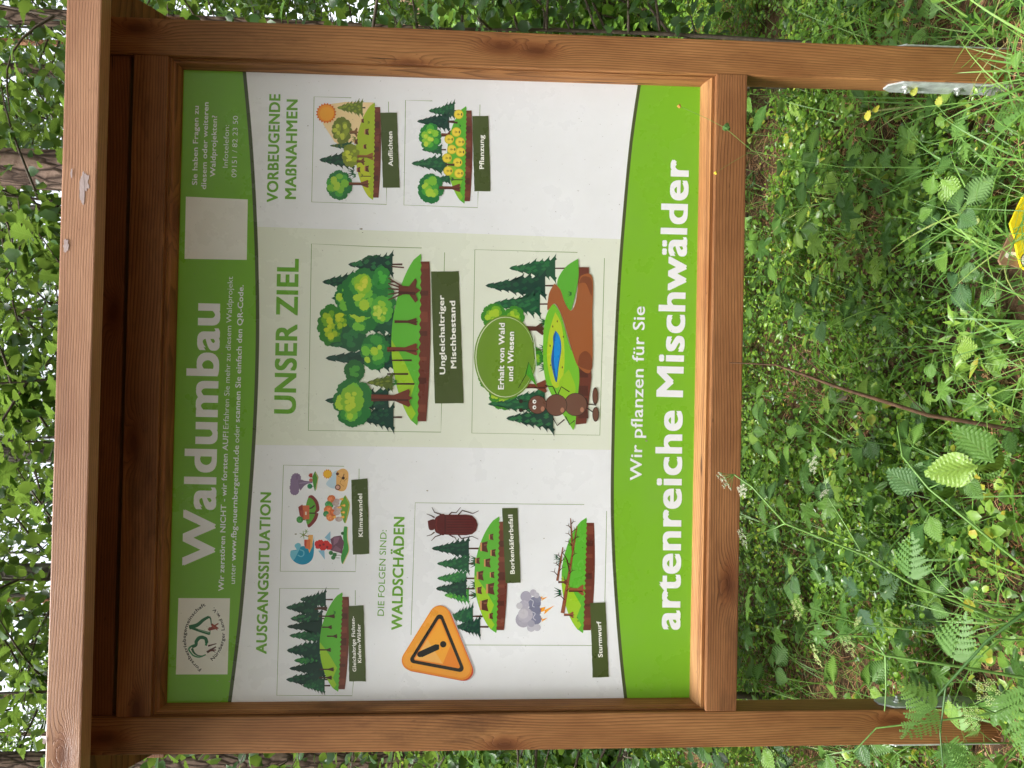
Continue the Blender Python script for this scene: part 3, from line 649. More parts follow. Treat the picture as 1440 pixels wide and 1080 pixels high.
# same-age spruce stand -------------------------------------------
p = P_(340, 630, 2.919); a = Art('forest_picture', 2)
for (x0, x1, y, hw, c, c2, tr) in ((240, 345, 622, 13, D1, D2, 10), (200, 330, 700, 14, D1, D3, 12), (195, 345, 770, 13, D2, D3, 16), (182, 310, 655, 15, D1, D2, 14), (215, 330, 872, 13, D3, (60, 140, 60), 10), (186, 325, 733, 11, (16, 52, 44), None, 14), (195, 340, 905, 13, (16, 52, 44), None, 12), (185, 320, 830, 16, D1, D2, 16), (182, 330, 950, 15, D1, D2, 10), (250, 340, 975, 11, D2, D3, 8)):
    spruce(a, p(x0, 0)[0], p(x1, 0)[0], p(0, y)[1], hw, c, c2, y, 7, tr, 1.8)
island(a, p(320, 0)[0], p(404, 0)[0], p(0, 592)[1], p(0, 1000)[1], 12, (98, 184, 58), (158, 204, 48), 7, lean=6)
for (x0, x1, y) in ((315, 382, 690), (330, 370, 735), (350, 392, 772), (320, 366, 828), (320, 378, 908), (318, 370, 942), (300, 350, 660)): trunk(a, p(x0, 0)[0], p(x1, 0)[0], p(0, y)[1], 2.2, (74, 44, 34))
tuft(a, *p(385, 675), 4)
a.done(label='row of dark spruces of one age on a strip of meadow')
# climate icons ---------------------------------------------------
p = P_(395, 650, 6.75); a = Art('disaster_picture', 2)
PU = (140, 118, 152)
for (x, y, r_) in ((130, 270, 6), (135, 210, 6.5), (145, 150, 6.5), (125, 175, 5), (118, 240, 5), (150, 240, 4)): a.disc(*p(x, y), r_, PU, n=24, bump=.12, nb=12)
a.poly([p(165, 170), p(200, 165), p(220, 175), p(260, 180), p(300, 180), p(300, 196), p(250, 205), p(220, 225), p(185, 270), p(168, 225)], (128, 108, 138)); a.line([p(175, 200), p(290, 188)], 1.4, (160, 140, 170))
a.poly(smooth([p(325, 85), p(300, 140), p(305, 200), p(325, 275), p(340, 200), p(356, 145), p(335, 100), p(325, 85)]), (84, 150, 60)); a.line([p(330, 100), p(352, 150), p(335, 260)], 1, (220, 190, 130))
a.poly([p(275, 105), p(300, 105), p(300, 145), p(275, 145), p(262, 125)], (176, 70, 60)); a.disc(*p(285, 170), 2.6, (200, 120, 110)); a.disc(*p(275, 228), 3.6, (52, 140, 92)); a.line([p(285, 228), p(310, 228)], .8, (60, 60, 50))
a.done(label='tornado over a small house')
a = Art('disaster_picture', 2)
a.poly(smooth([p(450, 170), p(490, 105), p(540, 80), p(560, 160), p(540, 240), p(480, 245), p(430, 210), p(450, 170)]), (196, 220, 236))
a.poly(smooth([p(530, 85), p(590, 60), p(635, 90), p(640, 160), p(620, 250), p(580, 275), p(530, 255), p(525, 170), p(530, 85)]), (234, 182, 112))
for s_ in (((540, 130), (580, 150), (600, 110)), ((580, 150), (560, 200), (600, 230)), ((600, 180), (630, 150))): a.line([p(*q) for q in s_], .6, (170, 110, 60))
a.disc(*p(540, 238), 4, (110, 60, 50)); a.disc(*p(540, 238), 2.6, (220, 170, 150)); a.disc(*p(537, 110), 2.2, (90, 50, 44)); a.disc(*p(592, 150), 2.2, (60, 34, 34)); a.line([p(592, 150), p(600, 110)], .8, (60, 34, 34))
sx, sy = p(443, 112); a.poly([(sx + (7 if k % 2 else 5.6) * math.cos(k * math.tau / 24), sy + (7 if k % 2 else 5.6) * math.sin(k * math.tau / 24)) for k in range(24)], (240, 160, 60)); a.disc(sx, sy, 5.2, (250, 196, 66)); a.done(label='drought land under a small sun')
a = Art('disaster_picture', 2)
a.poly(smooth([p(265, 320), p(240, 400), p(238, 470), p(245, 560), p(265, 620), p(330, 560), p(356, 490), p(340, 480), p(366, 450), p(350, 370), p(300, 315), p(265, 320)]), (130, 44, 50))
a.poly(smooth([p(260, 340), p(236, 420), p(240, 480), p(240, 560), p(258, 590), p(300, 545), p(325, 490), p(322, 470), p(335, 440), p(320, 380), p(285, 340), p(260, 340)]), (96, 168, 54))
a.line([p(255, 440), p(290, 435), p(320, 410)], 2, (60, 30, 30)); a.line([p(235, 482), p(330, 484)], 1.8, (60, 30, 30))
a.poly([p(200, 410), p(270, 410), p(270, 540), p(205, 545)], (212, 112, 74)); a.poly([p(165, 425), p(205, 400), p(210, 500), p(180, 512)], (150, 50, 46)); a.poly([p(185, 460), p(215, 455), p(215, 540), p(190, 540)], (176, 70, 58)); a.poly([p(230, 470), p(245, 470), p(245, 500), p(230, 500)], (230, 220, 200))
puff(a, *p(180, 545), 4.5, 4.5, [(56, 140, 62), (90, 170, 80)], 4); a.line([p(195, 545), p(262, 550)], 1, (90, 60, 40)); a.done(label='house split by an earthquake')
a = Art('disaster_picture', 2)
a.poly(smooth([p(610, 312), p(570, 380), p(560, 440), p(580, 520), p(610, 580), p(640, 500), p(655, 400), p(630, 340), p(610, 312)]), (110, 170, 60)); a.line([p(615, 320), p(652, 400), p(615, 575)], 1, (220, 180, 90))
for (x, y, r_, c_) in ((480, 350, 5.5, (220, 120, 70)), (450, 400, 4.5, (60, 150, 90)), (470, 410, 4, (70, 160, 70)), (450, 455, 6, (226, 124, 64)), (430, 490, 4, (60, 140, 80)), (470, 520, 5.5, (232, 140, 80)), (500, 480, 5, (220, 110, 60))): puff(a, *p(x, y), r_, r_, [c_, tuple(min(255, v + 26) for v in c_)], int(y))
for (x, y, r_) in ((520, 390, 5), (540, 440, 6), (530, 480, 5), (550, 540, 5), (530, 365, 4)): a.disc(*p(x, y), r_, (190, 168, 166), ry=r_ * .7); a.disc(*p(x + 10, y), r_ * .6, (206, 186, 184))
for (x, y) in ((580, 350), (600, 410), (590, 520), (560, 430), (595, 475), (510, 520)): a.poly([p(x - 30, y), p(x + 6, y - 14), p(x + 16, y), p(x + 6, y + 14)], (250, 176, 70)); a.disc(*p(x, y), 1, (255, 224, 120))
a.done(label='burning forest with grey smoke')
a = Art('disaster_picture', 2)
a.poly(smooth([p(315, 700), p(310, 880), p(270, 950), p(200, 972), p(130, 945), p(90, 890), p(100, 840), p(150, 830), p(190, 800), p(240, 800), p(280, 830), p(300, 780), p(315, 700)]), (22, 146, 186))
a.poly(smooth([p(90, 895), p(95, 840), p(150, 835), p(130, 790), p(165, 765), p(190, 790), p(160, 860), p(120, 930), p(90, 895)]), (120, 196, 218)); a.line(smooth([p(180, 830), p(215, 845), p(215, 880), p(190, 895), p(160, 880)]), 1.6, (110, 190, 214))
a.poly([p(260, 690), p(305, 690), p(300, 800), p(270, 862), p(255, 800)], (238, 180, 104)); a.poly([p(225, 740), p(280, 730), p(280, 830), p(230, 815)], (226, 120, 70)); a.poly([p(222, 735), p(245, 735), p(240, 810), p(222, 790)], (196, 74, 52))
for k in range(6): a.line([p(215, 690), p(215 + 42 * math.cos(k * 1.05 + .4), 690 + 42 * math.sin(k * 1.05 + .4))], 1.5, (120, 150, 70), .4); a.line([p(240, 655), p(240 + 24 * math.cos(k * 1.05), 655 + 24 * math.sin(k * 1.05))], 1., (130, 160, 90), .3)
a.line([p(215, 690), p(265, 705)], .9, (140, 96, 60)); a.done(label='flood wave over a beach house')
a = Art('disaster_picture', 2)
a.poly(smooth([p(600, 610), p(590, 700), p(595, 800), p(570, 900), p(585, 965), p(620, 900), p(645, 820), p(630, 720), p(632, 620), p(600, 610)]), (62, 156, 66)); a.line(smooth([p(634, 615), p(632, 720), p(646, 830), p(618, 905), p(590, 965)]), 1.1, (226, 206, 150))
a.poly([p(470, 655), p(470, 760), p(415, 715)], (146, 194, 222)); a.poly([p(418, 925), p(412, 830), p(355, 840)], (146, 194, 222))
a.poly([p(505, 705), p(570, 695), p(600, 760), p(580, 870), p(560, 860), p(470, 835), p(480, 780), p(470, 730)], (112, 74, 96)); a.poly([p(500, 712), p(560, 712), p(540, 760), p(500, 790)], (150, 108, 134)); a.poly([p(520, 790), p(575, 830), p(555, 850), p(490, 832)], (138, 98, 122))
for (x, y, r_) in ((455, 800, 4.2), (430, 775, 4.4), (400, 800, 5), (375, 770, 4.6), (350, 775, 4), (350, 800, 3)): a.disc(*p(x, y), r_, (214, 48, 50), n=20, bump=.2, nb=8)
for (x, y) in ((440, 805), (405, 780), (370, 790)): a.disc(*p(x, y), 1.6, (130, 28, 40))
for (x, y) in ((475, 860), (510, 880), (497, 905)): a.disc(*p(x, y), 3, (52, 128, 66)); a.line([p(x, y), p(x + 60, y + 4)], .6, (60, 70, 40))
a.disc(*p(585, 675), 2.2, (40, 90, 50)); a.done(label='purple volcano erupting red')
# bark beetle -----------------------------------------------------
p = P_(600, 700, 5.4); a = Art('beetle_picture', 2)
for (x0, x1, y, hw, c, c2, tr) in ((38, 320, 385, 14, D1, D2, 14), (78, 320, 500, 13, D2, D3, 10), (80, 300, 612, 12, D3, (58, 140, 66), 14), (135, 320, 740, 12, (60, 146, 60), (104, 184, 62), 10), (70, 300, 690, 13, D1, D2, 12), (180, 350, 900, 16, D2, D3, 14), (220, 405, 980, 14, D1, D2, 12)): spruce(a, p(x0, 0)[0], p(x1, 0)[0], p(0, y)[1], hw, c, c2, y, 7, tr, 2)
for y in (470, 500, 660, 740): tuft(a, *p(372, y), 8, (24, 92, 50))
island(a, p(362, 0)[0], p(538, 0)[0], p(0, 142)[1], p(0, 1026)[1], 14, (96, 184, 54), (160, 206, 46), 9, lean=4)
for (x, y, s) in ((440, 372, 10), (493, 297, 6), (508, 418, 7), (390, 478, 6), (464, 494, 8.5), (410, 590, 9), (500, 585, 6), (402, 702, 7), (488, 690, 11), (440, 815, 11), (490, 897, 6)): stump(a, *p(x, y), s)
MB, MD_, ML = (92, 26, 28), (56, 16, 20), (116, 40, 38)
for s_ in (((60, 150), (35, 135), (0, 122)), ((60, 260), (35, 280), (0, 290)), ((120, 130), (60, 110), (40, 72)), ((120, 275), (65, 295), (35, 326)), ((165, 135), (190, 110), (225, 112), (258, 72)), ((165, 275), (200, 296), (215, 300), (228, 326)), ((240, 130), (270, 95), (350, 120), (395, 98)), ((240, 280), (265, 310), (345, 292), (392, 314))):
    a.line([p(*q) for q in s_], 1.9, MD_, .7)
a.poly(smooth([p(8, 175), p(20, 240), p(60, 235), p(60, 165), p(8, 175)]), MB)
a.poly(smooth([p(62, 160), p(80, 140), p(140, 130), p(140, 275), p(80, 268), p(62, 245), p(58, 200), p(62, 160)]), MB); a.line([p(80, 160), p(70, 205), p(80, 250)], 1.2, ML)
a.poly([p(140, 128), p(300, 128), p(345, 136), p(375, 165), p(388, 205), p(375, 250), p(345, 276), p(300, 284), p(140, 280)], MB)
for y in (146, 166, 186, 206, 226, 246, 264): a.line([p(150, y), p(355 - abs(y - 205) * .3, y)], .7, MD_); a.line([p(150, y + 4), p(350 - abs(y - 205) * .3, y + 4)], .5, ML)
a.line([p(140, 130), p(140, 278)], 1.2, MD_); a.done(label='dark red bark beetle above firs and felled stumps')
# storm damage ----------------------------------------------------
p = P_(710, 700, 5.4); a = Art('storm_picture', 2)
for (x, y, s) in ((430, 480, 9), (425, 720, 10), (400, 450, 6)): tuft(a, *p(x, y), s, (24, 84, 54))
island(a, p(430, 0)[0], p(606, 0)[0], p(0, 150)[1], p(0, 1028)[1], 14, (96, 184, 54), (160, 206, 46), 11, lean=5)
BK = (74, 40, 30); TR = (150, 84, 54)
def log(p0, p1, w0, w1, tw_, seed):
    r_ = random.Random(seed); a.line([p(*p0), p(*p1)], w0 + .9, BK, w1 + .5); a.line([p(*p0), p(*p1)], w0, TR, w1)
    for k in range(tw_):
        t = .15 + .8 * k / tw_; x, y = p0[0] + (p1[0] - p0[0]) * t, p0[1] + (p1[1] - p0[1]) * t; sg = 1 if k % 2 else -1; l_ = (1 - t * .5) * 62
        a.line([p(x, y), p(x + sg * l_ * .5, y - l_ * .5), p(x + sg * l_, y - l_ * .6)], 1.5, BK, .4); a.line([p(x + sg * l_ * .5, y - l_ * .5), p(x + sg * l_ * .4, y - l_ * 1.05)], .9, BK, .3)
log((398, 630), (440, 375), 2.6, 1, 6, 1); log((438, 875), (548, 215), 4.6, 1.2, 8, 2); a.line(smooth([p(490, 560), p(470, 470), p(440, 420)]), 2.2, BK, 1.2); log((515, 400), (498, 155), 2.6, .9, 6, 3)
trunk(a, p(484, 0)[0], p(596, 0)[0], p(0, 700)[1], 6, TR, BK); trunk(a, p(448, 0)[0], p(520, 0)[0], p(0, 888)[1], 3.6, TR, BK); trunk(a, p(405, 0)[0], p(470, 0)[0], p(0, 640)[1], 3, (110, 60, 42), BK)
for (x, y) in ((550, 910), (555, 935), (590, 378)): a.disc(*p(x, y), .9, (70, 140, 40))
a.done(label='bare toppled trees on a green strip')
a = Art('storm_picture', 2)
for (x, y) in ((280, 765), (300, 855), (280, 925)):
    k = 1.7 if y == 855 else 1; a.poly([p(x - 30 * k, y - 8 * k), p(x + 8, y - 16 * k), p(x, y - 2), p(x + 45 * k, y - (38 if k > 1 else 14)), p(x - 2, y + 18 * k), p(x + 4, y + 2), p(x - 28 * k, y + 12 * k)], (246, 168, 44)); a.poly([p(x - 40 * k, y - 8 * k), p(x - 12 * k, y - 8 * k), p(x - 18 * k, y + 14 * k), p(x - 40 * k, y + 10 * k)], (216, 76, 44))
for (x, y, r_, c_) in ((225, 800, 9, (130, 132, 158)), (225, 860, 9, (128, 130, 156)), (235, 920, 8, (130, 132, 158)), (250, 770, 5, (138, 140, 164)), (160, 750, 7.8, (176, 172, 190)), (215, 720, 4.6, (190, 186, 200)), (240, 740, 4, (196, 194, 206)), (145, 815, 7, (186, 182, 198)), (140, 925, 11, (178, 174, 190)), (155, 890, 10.5, (188, 184, 198)), (200, 985, 6, (196, 194, 206)), (245, 985, 5, (198, 196, 208)), (200, 955, 5, (170, 168, 186)), (140, 880, 7, (202, 198, 208)), (110, 820, 4.5, (206, 204, 212))): a.disc(*p(x, y), r_, c_)
a.line(smooth([p(190, 770), p(215, 785), p(210, 820), p(225, 830)]), 1.1, (206, 206, 220)); a.line(smooth([p(205, 865), p(230, 880), p(215, 910), p(235, 930)]), 1.1, (206, 206, 220)); a.done(label='grey thundercloud with orange lightning')
# warning triangle ------------------------------------------------
a = Art('warning_triangle', 12); p = P_(540, 680, 3.375)
def rtri(c3, r, col_, n=8):
    pts = []
    cx = sum(q[0] for q in c3) / 3; cy = sum(q[1] for q in c3) / 3
    for i in range(3):
        A0, C0, B0 = c3[i - 1], c3[i], c3[(i + 1) % 3]
        def off(P0, P1): dx, dy = P1[0] - P0[0], P1[1] - P0[1]; L = math.hypot(dx, dy); nx, ny = dy / L, -dx / L; return math.atan2(ny, nx) if (nx * (P0[0] - cx) + ny * (P0[1] - cy)) > 0 else math.atan2(-ny, -nx)
        t0, t1 = off(A0, C0), off(C0, B0)
        while t1 - t0 > math.pi: t1 -= math.tau
        while t1 - t0 < -math.pi: t1 += math.tau
        pts += [(C0[0] + r * math.cos(t0 + (t1 - t0) * k / n), C0[1] + r * math.sin(t0 + (t1 - t0) * k / n)) for k in range(n + 1)]
    a.poly(pts, col_)
T3 = [p(265, 628), p(134, 838), p(368, 882)]
rtri([(x + 5, y + 2.5) for x, y in T3], 13.5, (196, 196, 198)); rtri([(x + 2.4, y + 1.8) for x, y in T3], 14.2, (206, 66, 44)); rtri(T3, 14.8, (240, 144, 44)); rtri([(x - .4, y - .8) for x, y in T3], 12.6, (246, 166, 60))
def inner(k): cx = sum(q[0] for q in T3) / 3; cy = sum(q[1] for q in T3) / 3; return [(cx + (x - cx) * k, cy + (y - cy) * k) for x, y in T3]
rtri(inner(.93), 5.4, (30, 28, 28)); rtri(inner(.86), 2.4, (240, 138, 40))
# lighter reflection across the left half of the sign face
i3 = inner(.9); a.poly([i3[1], ((i3[0][0] + i3[1][0]) / 2 - 0, (i3[0][1] + i3[1][1]) / 2), (i3[2][0] - 23, i3[2][1] - 5)], (248, 186, 98)); a.poly([((i3[0][0] + i3[1][0]) / 2, (i3[0][1] + i3[1][1]) / 2), i3[0], (i3[0][0] * .45 + i3[2][0] * .55, i3[0][1] * .45 + i3[2][1] * .55), (i3[2][0] - 23, i3[2][1] - 5)], (250, 172, 56))
a.poly([p(163, 798), p(180, 824), p(262, 786), p(262, 764), p(245, 762)], (24, 24, 24)); a.disc(*p(163 + 8, 810), 4, (24, 24, 24)); a.disc(*p(281, 762), 4.5, (24, 24, 24)); a.done(label='orange warning triangle with exclamation mark')
# two bird droppings / scuffs
a = Art('dirt_speck', 7)
for (x, y, s) in ((508, 322, 1.8), (416, 751, 1.3), (601, 690, 1.2), (510, 327, .8), (909, 620, 1.4), (312, 497, .9), (306, 957, .9), (323, 958, 1.1), (765, 757, .8), (433, 177, .8)): a.disc(x, y, s, (150, 146, 130), s * .5, n=8, bump=.5, nb=3)
a.done()['kind'] = 'stuff'
# ================================================================ forest floor
from mathutils import noise as mn
RNG = np.random.default_rng(11)
def gh(x, y):
    """ground height"""
    h = .035 * mn.noise(Vector((x * 1.3, y * 1.3, 3.))) + .12 * mn.noise(Vector((x * .25, y * .25, 7.)))
    near = min(1., max(0., (math.hypot(x, y * 1.2) - .9) / 1.6)); h *= .25 + .75 * near
    d = max(0., y - 7.); h += .045 * d + .0025 * d * d if y < 60 else 0
    return h
def axis_pts(lo, hi, fine0, fine1, df, dc):
    p = list(np.arange(fine0, fine1, df)); x = fine0; s = df
    while x > lo: s *= 1.25; x -= min(s, dc); p.insert(0, x)
    x = fine1; s = df
    while x < hi: p.append(x); s *= 1.25; x += min(s, dc)
    return p + [hi]
xs_ = axis_pts(-150, 150, -3, 3, .07, 12); ys_ = axis_pts(-60, 150, -1.6, 5, .07, 12)
def gh_far(x, y):
    if y > 45: return gh(x, 45) + 2.
    return gh(x, y)
V = np.array([(x, y, gh_far(x, y)) for y in ys_ for x in xs_]); nx_ = len(xs_)
F = np.array([(j * nx_ + i, j * nx_ + i + 1, (j + 1) * nx_ + i + 1, (j + 1) * nx_ + i) for j in range(len(ys_) - 1) for i in range(nx_ - 1)])
n = N('forest_soil'); tc = n('TexCoord')
f1 = n.noise(tc.outputs['Object'], 3., 6, .6); f2 = n.noise(tc.outputs['Object'], 60., 5, .7)
c = n.mix(n.ramp(f1, [(.35, 0.), (.65, 1.)]), (.045, .030, .020), (.13, .075, .042))
c = n.mix(n.ramp(f2, [(.45, 0.), (.65, .8)]), c, (.26, .15, .085))
n.bsdf(c, .9, .2, f2, .02, 1.)
tag(link('forest_floor', nmesh('forest_floor', V, F, smooth=True), n.m), 'brown litter-covered forest ground', None, None, 'structure')

# ---------------------------------------------------------------- leaf materials
def leafmat(name, stops, rough=.42, trans=.35, veins=0., rand='attr', spec=.45, bump=0):
    n = N(name); tc = n('TexCoord')
    if rand == 'attr': a = n('Attribute'); a.attribute_name = 'tint'; r = a.outputs['Fac']
    else: r = n('ObjectInfo').outputs['Random']
    f = n.noise(tc.outputs['Object'], 35., 3)
    t = n.math('ADD', r, n.math('MULTIPLY', n.math('SUBTRACT', f, .5), .22))
    c = n.ramp(t, stops); h = None
    if veins:
        uv = n('SeparateXYZ'); n.l(tc.outputs['UV'], uv.inputs[0])
        ax = n.math('ABSOLUTE', n.math('SUBTRACT', uv.outputs[0], .5))
        ph = n.math('FRACT', n.math('MULTIPLY', n.math('SUBTRACT', uv.outputs[1], n.math('MULTIPLY', ax, .9)), 8.))
        ln = n.math('LESS_THAN', n.math('ABSOLUTE', n.math('SUBTRACT', ph, .5)), .055)
        md = n.math('LESS_THAN', ax, .018)
        v = n.math('MAXIMUM', ln, md)
        c = n.mix(n.math('MULTIPLY', v, veins), c, (.26, .42, .14))
        h = n.math('ABSOLUTE', n.math('SUBTRACT', ph, .5))
        h = n.math('ADD', h, n.math('MULTIPLY', n.noise(tc.outputs['UV'], 9., 3), .8))
        blem = n.noise(tc.outputs['UV'], 4., 4, .7)
        c = n.mix(n.ramp(blem, [(.60, 0.), (.70, .6)]), c, (.20, .17, .06))
    b = n.bsdf(c, rough, spec, h, .0016 if bump else .0008, .9)
    if trans:
        tr = n('BsdfTranslucent'); n.l(n.mix(.45, c, (.42, .62, .08)), tr.inputs[0])
        mx = n('MixShader'); mx.inputs[0].default_value = trans
        n.l(b.outputs[0], mx.inputs[1]); n.l(tr.outputs[0], mx.inputs[2]); n.l(mx.outputs[0], n.out.inputs[0])
    return n.m
GR = [(0., (.028, .070, .013)), (.35, (.090, .195, .024)), (.7, (.21, .38, .042)), (.93, (.36, .53, .06)), (1., (.45, .42, .05))]
M['leaf_low'] = leafmat('small_glossy_leaf', GR, .27, spec=.6)
M['leaf_mid'] = leafmat('soft_leaf', [(0., (.030, .085, .020)), (.4, (.10, .22, .036)), (.8, (.23, .40, .06)), (.96, (.36, .52, .08)), (1., (.48, .40, .05))], .33, spec=.55)
M['leaf_big'] = leafmat('veined_leaf', [(0., (.050, .13, .03)), (.4, (.10, .22, .042)), (.75, (.17, .33, .055)), (1., (.28, .44, .07))], .34, .33, .22, 'obj', bump=1)
M['leaf_crown'] = leafmat('shaded_tree_leaf', [(0., (.014, .045, .012)), (.5, (.045, .12, .022)), (1., (.12, .24, .04))], .4, .32)
M['leaf_blue'] = leafmat('bluish_leaf', [(0., (.045, .115, .040)), (.5, (.085, .185, .055)), (1., (.14, .26, .075))], .5, .25, .18, 'obj', bump=1)
M['leaf_tree'] = leafmat('broad_tree_leaf', [(0., (.014, .048, .014)), (.5, (.035, .105, .022)), (1., (.10, .22, .04))], .38, .36, .18, 'obj')
M['leaf_yellow'] = leafmat('yellowing_leaf', [(0., (.55, .46, .04)), (1., (.45, .50, .07))], .5, .35, .3, 'obj')
M['leaf_dry'] = leafmat('dry_leaf', [(0., (.16, .075, .035)), (.5, (.27, .15, .08)), (1., (.42, .30, .20))], .7, .1)
M['needle'] = leafmat('dead_pine_needle', [(0., (.20, .085, .035)), (.5, (.50, .24, .10)), (1., (.72, .48, .25))], .55, 0.)
M['grass'] = leafmat('grass_blade', [(0., (.07, .17, .04)), (.5, (.15, .32, .06)), (.9, (.28, .46, .09)), (1., (.45, .42, .18))], .42, .35)
M['stem'] = plain('green_stem', (.14, .27, .06), .45, .4, 0, .25, 30.)
M['stem_dark'] = plain('dark_green_stem', (.06, .14, .035), .45, .4, 0, .25, 30.)
M['stem_red'] = plain('reddish_stem', (.10, .05, .03), .6, .3, 0, .3, 30.)
M['twig'] = plain('brown_twig', (.13, .075, .045), .8, .3, 0, .45, 60., .001)
M['bark_dark'] = plain('sapling_bark', (.10, .078, .06), .85, .3, 0, .4, 50., .002)
M['umbel'] = plain('greenish_umbel', (.48, .55, .22), .6, .3)
M['blossom'] = plain('white_blossom', (.55, .54, .42), .6, .3)
def bark(name, c1, c2, c3):
    n = N(name); tc = n('TexCoord'); mp = n('Mapping'); mp.inputs['Scale'].default_value = (1, 1, .28); n.l(tc.outputs['Object'], mp.inputs[0])
    v = n('TexVoronoi'); v.feature = 'DISTANCE_TO_EDGE'; v.inputs['Scale'].default_value = 16.
    nz = n('TexNoise'); nz.inputs['Scale'].default_value = 5.; nz.inputs['Detail'].default_value = 4; n.l(mp.outputs[0], nz.inputs['Vector'])
    mv = n.mix(.12, mp.outputs[0], nz.outputs['Color']); n.l(mv, v.inputs['Vector'])
    crack = n.ramp(v.outputs['Distance'], [(0., 0.), (.22, 1.)])
    f = n.noise(tc.outputs['Object'], 14., 6, .7)
    c = n.mix(n.ramp(f, [(.3, 0.), (.7, 1.)]), c1, c2); c = n.mix(crack, c3, c)
    n.bsdf(c, .9, .2, n.math('ADD', n.math('MULTIPLY', crack, .7), n.math('MULTIPLY', f, .5)), .02, 1.); return n.m
M['bark'] = bark('pine_bark', (.20, .13, .10), (.34, .24, .19), (.05, .032, .025))
M['bark_orange'] = bark('upper_pine_bark', (.36, .17, .09), (.48, .27, .17), (.16, .07, .04))
M['bark_grey'] = bark('grey_bark', (.15, .13, .11), (.27, .25, .21), (.06, .05, .04))

# ---------------------------------------------------------------- numpy leaf scatter
def tmpl(stations, fold=.12, droop=.0):
    """leaf outline: [(t along, half width)], returns verts (across, along, lift), faces, uv"""
    v = []; f = []; n_ = len(stations)
    for t, w_ in stations:
        z = -droop * t * t
        v += [(-w_, t, z + fold * w_), (0, t, z), (w_, t, z + fold * w_)]
    for i in range(n_ - 1):
        a, b = 3 * i, 3 * (i + 1); f += [(a, a + 1, b + 1), (a, b + 1, b), (a + 1, a + 2, b + 2), (a + 1, b + 2, b + 1)]
    v = np.array(v); wm = max(w_ for _, w_ in stations)
    return v, np.array(f), np.stack([v[:, 0] / wm * .5 + .5, v[:, 1]], 1)
OVAL = tmpl([(0, .01), (.3, .26), (.65, .25), (1, .0)], .35, .12)
LANCE = tmpl([(0, .01), (.35, .14), (1, .0)], .3, .25)
ROUND = tmpl([(0, .03), (.3, .40), (.7, .36), (1, .02)], .25, .15)
def scatter(Pn, D, Nn, size, tint, tm, wid=1.):
    """place one leaf per row: position, direction along the leaf, rough normal, size"""
    tv, tf, tu = tm; n_ = len(Pn)
    D = D / np.linalg.norm(D, axis=1, keepdims=True)
    S = np.cross(D, Nn); S /= np.linalg.norm(S, axis=1, keepdims=True) + 1e-9; U = np.cross(S, D)
    V = (Pn[:, None] + size[:, None, None] * (tv[None, :, 0:1] * wid * S[:, None] + tv[None, :, 1:2] * D[:, None] + tv[None, :, 2:3] * U[:, None]))
    F = tf[None] + (np.arange(n_) * len(tv))[:, None, None]
    return V.reshape(-1, 3), F.reshape(-1, 3), np.tile(tu, (n_, 1)), np.repeat(tint, len(tv))
def join(parts):
    V = []; F = []; U = []; T = []; o = 0
    for v, f, u, t in parts: V.append(v); F.append(f + o); U.append(u); T.append(t); o += len(v)
    return np.concatenate(V), np.concatenate(F), np.concatenate(U), np.concatenate(T)
def tube(pts, r0, r1, seg=6, r=None):
    """tapered tube through points, numpy; returns (V, F) with triangles"""
    pts = [Vector(p) for p in pts]; V = []; F = []; n_ = len(pts); prev = None
    for i, p in enumerate(pts):
        d = (pts[min(i + 1, n_ - 1)] - pts[max(i - 1, 0)]).normalized()
        a = d.orthogonal().normalized() if prev is None else (prev - d * prev.dot(d)).normalized(); prev = a; b = d.cross(a)
        rr_ = (r0 + (r1 - r0) * i / max(n_ - 1, 1)) if r is None else r[i]
        for k in range(seg): t = k * math.tau / seg; V.append(p + (a * math.cos(t) + b * math.sin(t)) * rr_)
    for i in range(n_ - 1):
        for k in range(seg):
            k2 = (k + 1) % seg; a, b, c_, d_ = i * seg + k, i * seg + k2, (i + 1) * seg + k2, (i + 1) * seg + k; F += [(a, b, c_), (a, c_, d_)]
    return np.array([tuple(v) for v in V]), np.array(F)
def tubes_mesh(name, lst):
    V = []; F = []; o = 0
    for v, f in lst: V.append(v); F.append(f + o); o += len(v)
    return nmesh(name, np.concatenate(V), np.concatenate(F), smooth=True)
def curve(p0, p1, bend, n_=6):
    """gently bent path from p0 to p1"""
    p0, p1, bend = Vector(p0), Vector(p1), Vector(bend)
    return [p0.lerp(p1, i / n_) + bend * math.sin(math.pi * i / n_) for i in range(n_ + 1)]

